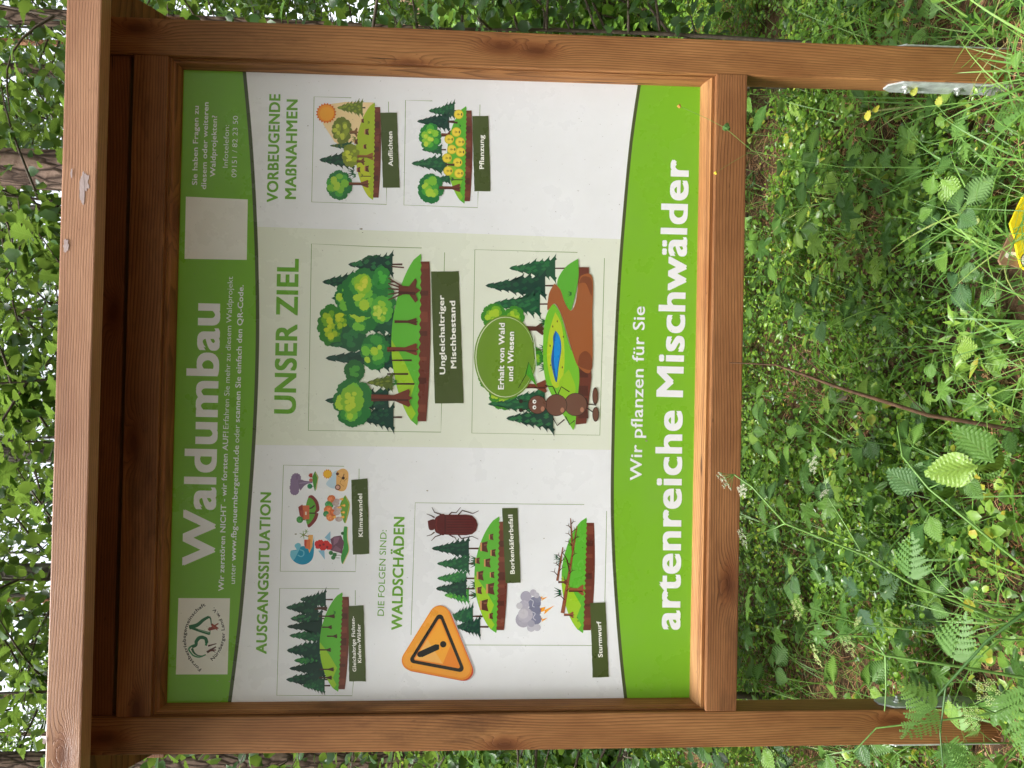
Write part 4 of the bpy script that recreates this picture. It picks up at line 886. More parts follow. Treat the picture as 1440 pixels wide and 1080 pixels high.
GH = np.vectorize(gh)
def spots(n_, x0, x1, y0, y1, power=1.):
    return RNG.uniform(x0, x1, n_), y0 + (y1 - y0) * RNG.random(n_) ** power
def mask(x, y, s, z): return np.array([mn.noise(Vector((a * s, b * s, z))) for a, b in zip(x, y)])
def dirs(n_, up_lo=.0, up_hi=.8):
    a = RNG.uniform(0, math.tau, n_); z = RNG.uniform(up_lo, up_hi, n_); return np.stack([np.cos(a), np.sin(a), z], 1)
def cover(name, label, n_, x0, x1, y0, y1, power, size, zmax, tm, mat, thr, s_, seed, wid=1., tshift=0., clump=14):
    """low ground cover: shoots in patches, each shoot carrying leaves up its height"""
    ns = n_ // clump; x, y = spots(ns, x0, x1, y0, y1, power); mk = mask(x, y, s_, seed); keep = (mk > thr) & ~((x > .22) & (x < .5) & (y > -.5) & (y < -.1))
    x, y, mk = x[keep], y[keep], mk[keep]; ns = len(x)
    hgt = zmax * (.45 + .55 * RNG.random(ns)) * np.clip((mk - thr) * 3 + .4, .3, 1)
    lean = RNG.normal(0, .25, (ns, 2)); g = GH(x, y)
    t = RNG.random((ns, clump)) ** .7
    az = RNG.uniform(0, math.tau, (ns, clump)); off = .018 + .02 * RNG.random((ns, clump))
    X = x[:, None] + lean[:, :1] * hgt[:, None] * t + np.cos(az) * off; Y = y[:, None] + lean[:, 1:] * hgt[:, None] * t + np.sin(az) * off
    Z = g[:, None] + hgt[:, None] * t + .01
    m_ = ns * clump; Pn = np.stack([X, Y, Z], -1).reshape(m_, 3)
    D = np.stack([np.cos(az), np.sin(az), RNG.uniform(-.25, .7, (ns, clump))], -1).reshape(m_, 3)
    Nn = np.stack([RNG.normal(0, .6, m_), RNG.normal(-.15, .6, m_), np.ones(m_)], 1)
    sz = RNG.uniform(*size, m_); patch = np.repeat(RNG.normal(.42 + tshift, .22, ns), clump)
    tint = np.clip(patch + RNG.normal(0, .13, m_) + .22 * (t.reshape(-1) - .5), 0, .97)
    tint[RNG.random(m_) < .004] = 1.
    V, F, U, T = scatter(Pn, D, Nn, sz, tint, tm, wid)
    return tag(link(name, nmesh(name, V, F, U, T), mat), label, None, None, 'stuff')
cover('bilberry_ground_cover', 'dense small-leaved bilberry cover on the forest floor', 170000, -2.9, 2.9, .15, 5.5, 1.2, (.012, .026), .24, OVAL, M['leaf_low'], -.05, 1.1, 5., 1.1)
cover('bilberry_ground_cover', 'sparser bilberry shoots between the sign posts', 26000, -2.2, 2.2, -.6, .5, 1., (.012, .024), .10, OVAL, M['leaf_low'], .06, 2.2, 9.)
cover('chickweed_ground_cover', 'pale soft-leaved low herbs among the bilberry', 50000, -2.9, 2.9, -.6, 3.2, 1.2, (.014, .040), .17, ROUND, M['leaf_mid'], -.02, 1.6, 21., .9, .12)
cover('herb_ground_cover', 'taller narrow-leaved herbs in patches', 30000, -3., 3., -.5, 4.5, 1., (.03, .065), .26, LANCE, M['leaf_mid'], .06, 1.2, 33., 1., .0)
cover('distant_shrub_layer', 'low green shrub layer running back between the trees', 150000, -13, 13, 5., 24, 1.3, (.04, .085), .55, OVAL, M['leaf_low'], -.22, .5, 41., 1.3, .05, 18)
cover('distant_shrub_layer', 'low green shrub layer beside the clearing', 40000, 2.4, 8, 1., 7, 1., (.02, .045), .36, OVAL, M['leaf_low'], -.2, .8, 45., 1.2, .05, 18)
cover('distant_shrub_layer', 'low green shrub layer left of the sign', 40000, -8, -2.4, 1., 7, 1., (.02, .045), .36, OVAL, M['leaf_low'], -.2, .8, 47., 1.2, .05, 18)
# dead needles, in pairs, lying flat in drifts
def litter():
    x, y = spots(90000, -2.8, 2.8, -.7, 5, 1.3); mk = mask(x, y, 1.5, 71.); k = mk > -.25; x, y = x[k], y[k]; n_ = len(x)
    a = RNG.uniform(0, math.tau, n_); D = np.stack([np.cos(a), np.sin(a), RNG.normal(0.12, .22, n_)], 1); Nn = np.stack([RNG.normal(0, .3, n_), RNG.normal(0, .3, n_), np.ones(n_)], 1)
    Pn = np.stack([x, y, GH(x, y) + RNG.random(n_) * .018 + .002], 1); sz = RNG.uniform(.035, .075, n_)
    tm = tmpl([(0, .012), (.5, .014), (1, .004)], 1., .06)
    return scatter(Pn, D, Nn, sz, RNG.random(n_), tm)
V, F, U, T = litter(); tag(link('needle_litter', nmesh('needle_litter', V, F, U, T), M['needle']), 'rust-brown fallen pine needles', None, None, 'stuff')
def dry():
    x, y = spots(3500, -2.8, 2.8, -.6, 5, 1.2); n_ = len(x); Nn = np.stack([RNG.normal(0, .5, n_), RNG.normal(0, .5, n_), np.ones(n_)], 1)
    return scatter(np.stack([x, y, GH(x, y) + .008], 1), dirs(n_, -.1, .3), Nn, RNG.uniform(.012, .034, n_), RNG.random(n_) * .75, OVAL, 1.2)
V, F, U, T = dry(); tag(link('leaf_litter', nmesh('leaf_litter', V, F, U, T), M['leaf_dry']), 'dry curled brown leaves on the ground', None, None, 'stuff')
# loose fine grass between the plants
def blades(P0, n_per, lmin, lmax, wmin, wmax, spread, rng, seg=6, bend=(.5, 1.4)):
    V = []; F = []; U = []; T = []; o = 0
    for (x, y, z) in P0:
        for _ in range(n_per):
            L = rng.uniform(lmin, lmax); w_ = rng.uniform(wmin, wmax); az = rng.uniform(0, math.tau); b = rng.uniform(*bend); el = rng.uniform(.9, 1.45)
            px_, py_, pz = x + rng.normal(0, spread), y + rng.normal(0, spread), z - .01; sx_, sy_ = -math.sin(az), math.cos(az); tn = min(.99, max(0, rng.normal(.5, .2)))
            for i in range(seg + 1):
                t = i / seg; ww = w_ * (1 - t ** 2.2) * (.6 + .4 * min(1, t * 4)) * .5; tw = .35 * math.sin(t * 3 + az)
                for sg, lift in ((-1, .25), (1, .25)): V.append((px_ + sg * sx_ * ww, py_ + sg * sy_ * ww, pz + lift * ww + sg * ww * tw)); U.append((sg * .5 + .5, t)); T.append(tn)
                e = el - b * t; px_ += math.cos(az) * math.cos(e) * L / seg; py_ += math.sin(az) * math.cos(e) * L / seg; pz += math.sin(e) * L / seg
            for i in range(seg): a = o + 2 * i; F += [(a, a + 1, a + 3), (a, a + 3, a + 2)]
            o += 2 * (seg + 1)
    return np.array(V), np.array(F), np.array(U), np.array(T)
x, y = spots(2600, -2.6, 2.6, -.55, 4, 1.2)
V, F, U, T = blades(np.stack([x, y, GH(x, y)], 1), 2, .08, .30, .0015, .004, .03, RNG)
x, y = spots(650, -2.2, 2.2, -.6, .9, 1.)
V2, F2, U2, T2 = blades(np.stack([x, y, GH(x, y)], 1), 3, .16, .42, .002, .006, .02, RNG, 8, (.5, 1.8))
V, F, U, T = join([(V, F, U, T), (V2, F2, U2, T2)])
tag(link('sparse_grass', nmesh('sparse_grass', V, F, U, T), M['grass']), 'thin grass blades scattered through the herbs', None, None, 'stuff')
# ================================================================ single plants
rg = random.Random(77)
def serrate(n_=9, wmax=.36, tip=1., teeth=.05, shape=.85, base=.06, fold=.2, droop=.25):
    """toothed leaf as a mesh: unit length along +Y, a fan of strips either side of the midrib"""
    v = []; f = []; uv = []
    def width(t): return wmax * (math.sin(math.pi * min(1, t ** shape)) ** .85) if 0 < t < 1 else .0
    for i in range(n_ + 1):
        t = i / n_
        for sg in (-1, 1):
            wv = width(t) ; v.append((sg * wv, t - .02, fold * wv * .6 - droop * t * t)); uv.append((.5 + sg * wv / wmax * .5, t))
            if i < n_: t2 = t + .55 / n_; wv2 = width(t2) + teeth; v.append((sg * wv2, t2 + .045, fold * wv2 * .6 - droop * t2 * t2 + .003)); uv.append((.5 + sg * min(1, wv2 / wmax) * .5, t2))
            else: v.append((0, 1., -droop)); uv.append((.5, 1))
        v.append((0, t, -droop * t * t)); uv.append((.5, t))
    for i in range(n_):
        a, b = 5 * i, 5 * (i + 1)
        f += [(a + 4, a + 1, a + 0), (a + 4, b + 4, a + 1), (a + 1, b + 4, b + 0), (a + 4, a + 2, a + 3), (a + 4, a + 3, b + 4), (a + 3, b + 2, b + 4)]
    return v, f, uv
def lobed(n_lobes=5, depth=.45, teeth=.06):
    """palmate leaf with pointed lobes (maple, cranesbill): unit size, stalk at the origin"""
    pts = []; c = (0, .42)
    for k in range(n_lobes):
        a = math.radians(-128 + 256 * k / (n_lobes - 1)); L = (.60, .62, .58)[min(2, abs(k - n_lobes // 2))] if n_lobes <= 5 else .52
        st = math.radians(256 / (n_lobes - 1)) / 2
        for (da, r_) in ((-st * .55, L * .66), (-st * .28, L * .78), (-st * .24, L * .92), (0, L * 1.06), (st * .24, L * .92), (st * .28, L * .78), (st * .55, L * .66), (st, L * (1 - depth) * .95)):
            pts.append((c[0] + math.sin(a + da) * r_, c[1] + math.cos(a + da) * r_))
    pts.append((0, 0)); v = [(c[0], c[1], 0)] + [(x, y, -.35 * ((x - c[0]) ** 2 + (y - c[1]) ** 2) + .05 * math.sin(9 * math.atan2(x, y - .4))) for x, y in pts]
    n_ = len(pts); f = [(0, 1 + (i + 1) % n_, 1 + i) for i in range(n_)]
    return v, f, [(.5 + x * .8, y) for x, y, z in v]
def oaklike():
    v = []; f = []; uv = []; st = [(0, .03), (.12, .10), (.2, .22), (.28, .13), (.4, .32), (.48, .18), (.62, .36), (.7, .2), (.8, .27), (.9, .15), (1., .02)]
    for t, w_ in st:
        for sg in (-1, 0, 1): v.append((sg * w_, t + abs(sg) * .05, .18 * abs(sg) * w_ - .2 * t * t)); uv.append((.5 + sg * w_, t))
    for i in range(len(st) - 1): a, b = 3 * i, 3 * i + 3; f += [(a, a + 1, b + 1, b), (a + 1, a + 2, b + 2, b + 1)]
    return v, f, uv
def leaf_mesh(name, data, mat):
    v, f, uv = data; me = bpy.data.meshes.new(name); me.from_pydata(v, [], f); l = me.uv_layers.new(name='UVMap')
    for lo in me.loops: l.data[lo.index].uv = uv[lo.vertex_index]
    me.polygons.foreach_set('use_smooth', [True] * len(me.polygons)); me.materials.append(mat); me.update(); return me
LM = dict(broad=leaf_mesh('leaf', serrate(13, .36, teeth=.022), M['leaf_big']), narrow=leaf_mesh('leaf', serrate(8, .24, teeth=.03, shape=.9), M['leaf_big']),
          blue=leaf_mesh('leaf', serrate(13, .42, teeth=.022), M['leaf_blue']), lobed=leaf_mesh('leaf', lobed(5), M['leaf_big']), maple=leaf_mesh('leaf', lobed(5, .4), M['leaf_tree']),
          oak=leaf_mesh('leaf', oaklike(), M['leaf_tree']), ovaltree=leaf_mesh('leaf', serrate(8, .34, teeth=.03), M['leaf_tree']), round=leaf_mesh('leaf', serrate(10, .47, teeth=.035, shape=1.), M['leaf_big']),
          yellow=leaf_mesh('leaf', serrate(5, .34, teeth=.10), M['leaf_yellow']))
def frond_mesh(name, mat, n_p=7, seed=0):
    """divided frond (cow parsley, yarrow): rachis, pinnae cut into pointed lobes"""
    r_ = random.Random(seed); v = []; f = []
    def pinna(o, d, L, wd):
        s_ = (-d[1], d[0]); m_ = max(4, int(L / .045)); z = lambda q: -.25 * o[1] ** 2 - .22 * q * q + .02
        i0 = len(v); 
        for j in range(m_ + 1):
            q = L * j / m_; v.append((o[0] + d[0] * q, o[1] + d[1] * q, z(q)))
        for j in range(m_):
            q = L * (j + .25) / m_; ww = wd * (1 - .8 * (j / m_) ** 1.3) * r_.uniform(.75, 1.15) * (.7 if j == 0 else 1)
            for sg in (-1, 1):
                tip = len(v); q2 = q + ww * .75; v.append((o[0] + d[0] * q2 + sg * s_[0] * ww, o[1] + d[1] * q2 + sg * s_[1] * ww, z(q) - .015))
                mid = len(v); q3 = q + ww * .15; v.append((o[0] + d[0] * q3 + sg * s_[0] * ww * .55, o[1] + d[1] * q3 + sg * s_[1] * ww * .55, z(q) + .008))
                a_, b_ = i0 + j, i0 + j + 1
                f.append((a_, mid, b_) if sg > 0 else (a_, b_, mid)); f.append((mid, tip, b_) if sg > 0 else (mid, b_, tip))
    for i in range(n_p):
        t = .16 + .72 * i / n_p; L = .50 * (1 - t) ** .8 * r_.uniform(.85, 1.12) + .03
        for sg in (-1, 1):
            an = math.radians(52 + r_.uniform(-7, 7)); pinna((0, t + r_.uniform(-.01, .01)), (sg * math.sin(an), math.cos(an)), L, .10 * (1 - t * .5))
    pinna((0, .84), (0, 1), .17, .06)
    V = np.array(v); F = np.array(f); tv, tf = tube([(0, t, -.25 * t * t) for t in (0, .25, .5, .75, 1)], .008, .003, 4)
    U = np.stack([V[:, 0] + .5, V[:, 1]], 1); n_ = len(V)
    me = nmesh(name, np.concatenate([V, tv]), np.concatenate([F, tf + n_]), np.concatenate([U, np.zeros((len(tv), 2))]), np.full(n_ + len(tv), .5)); me.materials.append(mat); return me
LM['frond'] = frond_mesh('frond', leafmat('frond_green', [(0., (.09, .21, .045)), (1., (.20, .37, .08))], .5, .3, 0, 'obj'))
LM['frond_blue'] = frond_mesh('frond', leafmat('frond_bluish', [(0., (.08, .17, .085)), (1., (.14, .25, .11))], .55, .25, 0, 'obj'), 9, 3)
def place_leaf(me, parent, p, d, nrm, size, name='leaf', wid=1.):
    d = Vector(d).normalized(); s = d.cross(Vector(nrm)).normalized(); u = s.cross(d)
    o = bpy.data.objects.new(name, me); col.objects.link(o); o.parent = parent
    mt = Matrix(((s.x * size * wid, d.x * size, u.x * size, p[0]), (s.y * size * wid, d.y * size, u.y * size, p[1]), (s.z * size * wid, d.z * size, u.z * size, p[2]), (0, 0, 0, 1)))
    o.matrix_local = mt; return o
def G(x, y): return Vector((x, y, gh(x, y)))
def herb(name, label, cat, x, y, h, kind, size, nl, seed, group=None, lean=(0, 0), stemmat='stem', petiole=.04):
    """upright herb: stem with stalked leaves round it"""
    r_ = random.Random(seed); root = empty(name, G(x, y)); tag(root, label, cat, group)
    top = Vector((lean[0], lean[1], h)); path = curve((0, 0, -.01), top, (r_.uniform(-.02, .02), r_.uniform(-.02, .02), 0)); tl = [tube(path, .0022, .0012, 5)]
    az = r_.uniform(0, 6.28)
    for k in range(nl):
        t = .25 + .75 * k / max(1, nl - 1); i = t * (len(path) - 1); a = int(min(i, len(path) - 2)); p = path[a].lerp(path[a + 1], i - a)
        az += 2.4 + r_.uniform(-.4, .4); out_ = Vector((math.cos(az), math.sin(az), r_.uniform(.15, .6))); e = p + out_ * petiole * r_.uniform(.6, 1.3)
        tl.append(tube([p, e], .0011, .0008, 4)); s = size * r_.uniform(.7, 1.15) * (1.1 - .35 * t)
        place_leaf(LM[kind], root, e, (out_.x, out_.y, r_.uniform(-.25, .35)), (r_.uniform(-.3, .3), r_.uniform(-.5, .1), 1), s)
    link('stem', tubes_mesh('stem', tl), M[stemmat], root); return root
def trefoil(name, label, cat, x, y, h, size, seed, kind='broad', stems=3, group=None):
    """bramble-like shoot: arching stalks, each ending in three leaflets"""
    r_ = random.Random(seed); root = empty(name, G(x, y)); tag(root, label, cat, group); tl = []; a0 = r_.uniform(0, 6.28)
    for k in range(stems):
        az = a0 + k * math.tau / stems + r_.uniform(-.5, .5); e = Vector((math.cos(az) * h * r_.uniform(.3, .7), math.sin(az) * h * r_.uniform(.3, .7), h * r_.uniform(.65, 1.05)))
        pth = curve((0, 0, -.01), e, (0, 0, .02)); tl.append(tube(pth, .002, .0011, 5)); out_ = Vector((math.cos(az), math.sin(az), .1))
        for da, st, s in ((0, .025, 1.05), (1.15, .006, .85), (-1.15, .006, .85)):
            d = Vector((math.cos(az + da), math.sin(az + da), r_.uniform(-.15, .2))); q = e + d * st * 1.3; tl.append(tube([e, q], .001, .0008, 4))
            place_leaf(LM[kind], root, q, d, (r_.uniform(-.25, .25), r_.uniform(-.55, 0), 1), size * s * r_.uniform(.85, 1.1))
    link('stem', tubes_mesh('stem', tl), M['stem'], root); return root
def grass_tuft(label, x, y, nb, lmin, lmax, seed, wmin=.0035, wmax=.0085, group=None, mat='grass', bend=(.6, 1.7)):
    root = empty('grass_tuft', G(x, y)); tag(root, label, 'grass tuft', group); rng = np.random.default_rng(seed)
    V, F, U, T = blades([(0, 0, 0)], nb, lmin, lmax, wmin, wmax, .012, rng, 9, bend)
    k = 20                                                       # every blade (20 vertices) is a part
    for b in range(nb):
        me = nmesh('blade', V[b * k:(b + 1) * k], F[b * 18:(b + 1) * 18] - b * k, U[b * k:(b + 1) * k], T[b * k:(b + 1) * k], True); link('blade', me, M[mat], root)
    return root
def umbel_plant(label, paths, heads, rad, mat='stem', fronds=(), fmat='umbel', name='umbellifer', cat='wildflower', base=None):
    """paths: stems as lists of points (first point is the foot); heads: (point, size, direction)"""
    foot = Vector(base) if base else Vector(paths[0][0]); root = empty(name, foot); tag(root, label, cat); tl = []
    for i, pth in enumerate(paths):
        P_s = [Vector(q) - foot for q in pth]; r0 = rad if i == 0 else rad * .55; tl.append(tube(P_s, r0, r0 * .5, 6))
    link('stem', tubes_mesh('stem', tl), M[mat], root)
    for (c_, s, d) in heads:
        r_ = random.Random(int(s * 1e5)); c_ = Vector(c_) - foot; d = Vector(d).normalized(); a_ = d.orthogonal().normalized(); b_ = d.cross(a_); rays = []; fl = []
        for k in range(11):
            th = k * 2.4; q = math.sqrt((k + .5) / 11) * s * .6; e = c_ + d * s * .8 + (a_ * math.cos(th) + b_ * math.sin(th)) * q * 1.25 + d * r_.uniform(-.1, .1) * s
            rays.append(tube([c_, c_.lerp(e, .5) + d * s * .05, e], rad * .22, rad * .14, 4))
            for j in range(9):
                t2 = j * 2.4; q2 = math.sqrt(j / 9) * s * .20; e2 = e + d * s * .12 + (a_ * math.cos(t2) + b_ * math.sin(t2)) * q2
                rays.append(tube([e, e2], rad * .1, rad * .08, 3)); fl.append(e2)
        link('umbel_rays', tubes_mesh('umbel_rays', rays), M['stem'], root)['kind'] = 'stuff'
        n_ = len(fl) * 4; Pn = np.repeat(np.array([tuple(v) for v in fl]), 4, 0); A = np.tile(np.arange(4) * math.pi / 2, len(fl)); fd = np.outer(np.cos(A), a_) + np.outer(np.sin(A), b_) + np.array(d) * .35
        V, F, U, T = scatter(Pn, fd, np.tile(tuple(d), (n_, 1)), np.full(n_, max(.0011, s * .038)), np.full(n_, .5), tmpl([(0, .1), (.5, .4), (1, .1)], .2, 0))
        link('florets', nmesh('florets', V, F, U, T), M[fmat], root)['kind'] = 'stuff'
    for (p, d, nr, s, kd) in fronds: place_leaf(LM[kd], root, Vector(p) - foot, d, nr, s, 'frond')
    return root
def pa(lst, Y0, Y1=None):
    """path through seen points, running in depth from Y0 (first) to Y1 (last)"""
    Y1 = Y0 if Y1 is None else Y1; n_ = len(lst); return [at(x, y, Y0 + (Y1 - Y0) * i / max(1, n_ - 1)) for i, (x, y) in enumerate(lst)]
def foot_to(p):  # continue a stem straight down into the ground
    return Vector((p.x, p.y, gh(p.x, p.y) - .01))
def rooted(lst, Y0, Y1):
    P = pa(lst, Y0, Y1); f = Vector((P[0].x + .01, P[0].y - .02, gh(P[0].x, P[0].y - .02) - .01)); return [f] + P

# tall umbels leaning across in front of the frame
P1 = rooted([(1400, 868), (1283, 822), (1214, 780), (1104, 736), (1058, 685), (1032, 667)], -.30, -.16)
umbel_plant('tall forked wild umbel with pale flower heads reaching up to the lower beam', [P1,
    [P1[3], at(1190, 740, -.2), at(1165, 700, -.2), at(1156, 655, -.2)], [P1[4], at(1085, 745, -.18), at(1060, 752, -.18)], [P1[5], at(1052, 690, -.16)]],
    [(P1[-1], .032, (-.5, -.1, .8)), (at(1156, 655, -.2), .026, (.1, -.2, 1)), (at(1060, 752, -.18), .03, (-.3, 0, 1)), (at(1165, 700, -.2), .016, (.5, 0, .6)), (at(1052, 690, -.16), .02, (0, -.4, .8))], .0036,
    fronds=[(P1[2], (.7, -.2, .2), (0, -.6, 1), .12, 'frond')], fmat='blossom')
P2 = rooted([(1440, 953), (1340, 936), (1245, 922), (1207, 903)], -.34, -.24)
umbel_plant('thick pale green umbel stalk running up beside the foot of the left post', [P2, [P2[3], at(1225, 895, -.26), at(1180, 893, -.26), at(1158, 912, -.25)], [P2[3], at(1246, 970, -.27), at(1244, 1000, -.27)]],
    [(P2[-1], .03, (-.2, -.2, 1)), (at(1158, 912, -.25), .022, (-.3, 0, 1))], .0045, fronds=[(P2[2], (.8, -.3, .1), (0, -.6, 1), .13, 'frond'), (P2[1], (-.8, -.3, .3), (0, -.6, 1), .15, 'frond')])
P3 = rooted([(1420, 900), (1356, 893), (1270, 884), (1214, 879), (1138, 856)], -.22, -.1)
umbel_plant('thin umbel with a greenish lacy head just right of the left post', [P3, [P3[4], at(1170, 905, -.12), at(1160, 925, -.12)]], [(P3[-1], .034, (0, -.1, 1)), (at(1160, 925, -.12), .02, (-.4, -.1, 1)), (at(1214, 879, -.14), .018, (.6, 0, 1))], .0028)
P4 = rooted([(1440, 862), (1388, 901), (1330, 965), (1290, 1012)], -.42, -.34)
umbel_plant('dark green stalk leaning left across the left post anchor', [P4, [P4[3], at(1322, 1030, -.36), at(1326, 1080, -.36)]], [], .0042, 'stem_dark', name='leaning_stalk', cat='plant stem',
    fronds=[(at(1320, 985, -.36), (-.55, 0, .45), (0, -1, .2), .11, 'frond'), (at(1322, 1000, -.36), (.5, 0, .8), (0, -1, .2), .10, 'frond'), (at(1330, 1035, -.36), (-.8, 0, -.25), (0, -1, .3), .10, 'frond'), (at(1352, 1055, -.36), (-.7, 0, -.5), (0, -1, .3), .09, 'frond')])
P5 = rooted([(1440, 985), (1400, 1003), (1330, 1012), (1232, 1024), (1200, 1058)], -.3, -.2)
umbel_plant('yellow-green umbel arching over the front of the left post near the ground', [P5, [P5[2], at(1370, 990, -.3), at(1400, 975, -.3)]], [(at(1380, 1012, -.29), .03, (.2, -.2, .8)), (at(1400, 975, -.3), .035, (.2, -.3, .7))], .003)
P6 = rooted([(1440, 797), (1380, 748), (1306, 687), (1269, 642), (1262, 600)], -.36, -.2)
tre = umbel_plant('raspberry shoot with large heart-shaped leaves in the foreground', [P6, [P6[3], at(1330, 676, -.3), at(1364, 667, -.32), at(1397, 650, -.33)]], [], .0034, name='raspberry_shoot', cat='young plant')
f6 = Vector(P6[0])
for (x, y, dx, dz, s, kd, yy) in ((1375, 655, -.2, .95, .10, 'broad', -.33), (1372, 665, .8, -.6, .095, 'broad', -.33), (1398, 650, .7, .75, .10, 'broad', -.34), (1325, 690, .85, .4, .07, 'round', -.28), (1320, 660, -.45, .9, .07, 'blue', -.25), (1292, 690, .5, .8, .075, 'blue', -.24), (1310, 705, .9, -.5, .085, 'broad', -.27)):
    place_leaf(LM[kd], tre, at(x, y, yy) - f6, (dx, .1, dz), (0, -1, .55), s)
P7 = rooted([(1185, 235), (1100, 222), (1058, 212), (1020, 180), (995, 167), (955, 149)], -.12, -.1)
umbel_plant('wiry flower stalk with withered orange bud crossing the right end of the lower beam', [P7, [P7[3], at(1030, 228, -.11), at(1006, 243, -.11)]], [], .0009, name='wiry_stalk', cat='wildflower')
def bud(parent, p, r_, mat, name='bud'):
    me = bpy.data.meshes.new(name); bm = bmesh.new(); bmesh.ops.create_icosphere(bm, subdivisions=2, radius=r_)
    for v in bm.verts: v.co *= 1 + .25 * math.sin(v.co.x * 900 + v.co.z * 700)
    bm.to_mesh(me); bm.free(); o = link(name, me, mat, parent); o.location = p; return o
wk = bpy.data.objects['wiry_stalk']; f7 = wk.location
bud(wk, at(955, 149, -.1) - f7, .0045, plain('withered_petal', (.55, .26, .06), .6)); bud(wk, at(1022, 179, -.105) - f7, .009, M['stem_dark']); bud(wk, at(1006, 243, -.11) - f7, .004, plain('yellow_petal', (.7, .55, .05), .5))
# dead bramble cane
DB = rooted([(1428, 605), (1379, 596), (1305, 584), (1232, 561), (1180, 545), (1128, 526), (1091, 513), (1050, 511), (1025, 510)], -.14, -.06)
root = empty('dead_cane', DB[0]); tag(root, 'brown dead cane rising from the ground to the middle of the lower beam', 'dead branch')
rad_ = [.0055, .0055, .0055, .005, .0048, .0042, .0035, .0024, .0016, .001]
link('stem', tubes_mesh('stem', [tube([p - DB[0] for p in DB], 0, 0, 7, rad_)] + [tube([DB[5] - DB[0], at(1128, 500, -.08) - DB[0], at(1110, 480, -.07) - DB[0]], .0016, .0006, 5), tube([DB[6] - DB[0], at(1140, 540, -.08) - DB[0], at(1150, 556, -.07) - DB[0]], .0018, .0006, 5), tube([DB[3] - DB[0], at(1280, 560, -.1) - DB[0], at(1265, 540, -.1) - DB[0]], .0016, .0006, 5)]), M['twig'], root)
# brambles and broad herbs; x across (sign runs -0.9..0.9), y behind the sign
TREF = [  # label, x, y, height, leaf size, kind, stems
 ('wide-leaved bramble shoot at the very foot of the lower middle, just left of centre', -.22, -.05, .20, .055, 'broad', 3),
 ('bright trefoil shoot beside the inner side of the left post', -.62, .12, .17, .05, 'broad', 3),
 ('bluish trefoil in front of the yellow panel by the ground', .42, .02, .14, .055, 'blue', 3),
 ('three-leaved seedling below the middle of the lower beam', .10, .55, .20, .05, 'broad', 2),
 ('trefoil with round pale leaves at the foot of the right post', .70, .10, .15, .05, 'round', 3),
 ('dark trefoil under the left third of the lower beam', -.46, .72, .24, .055, 'blue', 4),
 ('tall trefoil behind the left post foot', -.95, .35, .26, .06, 'broad', 4),
 ('mid green trefoil half way between the posts and well behind them', .02, 1.15, .26, .055, 'broad', 4),
 ('trefoil with drooping leaves behind the right third of the lower beam', .62, .85, .24, .06, 'broad', 4),
 ('small trefoil right of the right post', 1.12, .45, .20, .05, 'broad', 3),
 ('trefoil shoot left of the left post', -1.15, .8, .28, .055, 'round', 4),
 ('broad trefoil nestled below the dead cane', -.08, .30, .15, .05, 'round', 3),
]
for i, (lb, x, y, h, s, kd, st) in enumerate(TREF): trefoil('bramble_shoot', lb, 'young plant', x, y, h * 1.15, s * 1.4, 100 + i, kd, st)
HERB = [
 ('lobed cranesbill with big pale leaf under the right part of the lower beam', .48, .42, .26, 'lobed', .085, 7),
 ('leafy herb with yellowish-green lobed leaves near the left post', -.66, .45, .24, 'lobed', .085, 7),
 ('tall nettle-like herb close behind the left half of the lower beam', -.34, .95, .40, 'narrow', .085, 12),
 ('toothed herb with two large pale leaves low by the left post', -.50, .18, .16, 'round', .065, 5),
 ('narrow-leaved upright herb behind the middle of the lower beam', -.12, .80, .36, 'narrow', .07, 12),
 ('nettle-like herb right of the right post', 1.2, 1.0, .42, 'narrow', .08, 12),
 ('lobed-leaved seedling at the foot of the right post anchor', .74, .28, .20, 'lobed', .07, 6),
 ('maple seedling with lobed leaves below the dead cane', .06, .05, .14, 'lobed', .06, 5),
 ('upright herb with bluish leaves between the dead cane and the right post', .30, .62, .28, 'blue', .06, 8),
 ('tall herb in the gap left of the left post', -1.22, 1.25, .46, 'narrow', .09, 12),
 ('bushy toothed herb far back right of centre', .35, 1.45, .34, 'broad', .065, 10),
 ('bushy toothed herb far back left of centre', -.40, 1.55, .36, 'broad', .07, 10),
 ('herb with pale toothed leaves under the right end of the lower beam', .80, .62, .30, 'broad', .07, 9),
 ('low rosette of round toothed leaves in the bottom centre', -.02, -.10, .10, 'round', .055, 6),
 ('low rosette of round leaves in front of the left post', -.72, -.02, .12, 'round', .05, 6),
 ('lobed herb behind the left end of the lower beam', -.80, .9, .36, 'lobed', .09, 9),
 ('large lobed leaves under the right third of the lower beam, nearest the beam', .60, 1.15, .34, 'lobed', .085, 9),
 ('pale green broad-leaved herb right beside the inner side of the right post', .66, .46, .26, 'broad', .06, 8),
 ('round-leaved herb low between the dead cane and the yellow panel', .16, .04, .16, 'round', .05, 7),
 ('lobed pale herb between the dead cane and the tall forked umbel', -.26, .42, .28, 'lobed', .075, 9),
 ('broad-leaved herb behind the tall forked umbel', -.44, .36, .24, 'broad', .06, 8),
 ('narrow-leaved herb with fresh tips under the centre of the lower beam', .06, 1.5, .40, 'narrow', .06, 12),
 ('fresh lobed herb beside the left post anchor, inner side', -.74, .14, .20, 'lobed', .07, 7),
 ('broad pale leaves close behind the yellow panel', .44, .14, .20, 'broad', .06, 7),
 ('round toothed leaves under the right half of the beam, mid distance', .36, .95, .26, 'round', .055, 9),
 ('round toothed leaves under the left half of the beam, mid distance', -.58, .62, .28, 'round', .055, 9),
 ('lobed herb in front of the left post, nearest the viewer', -.62, -.22, .16, 'lobed', .065, 6),
 ('broad herb in front of the right post, nearest the viewer', .86, -.24, .14, 'broad', .05, 6),
]
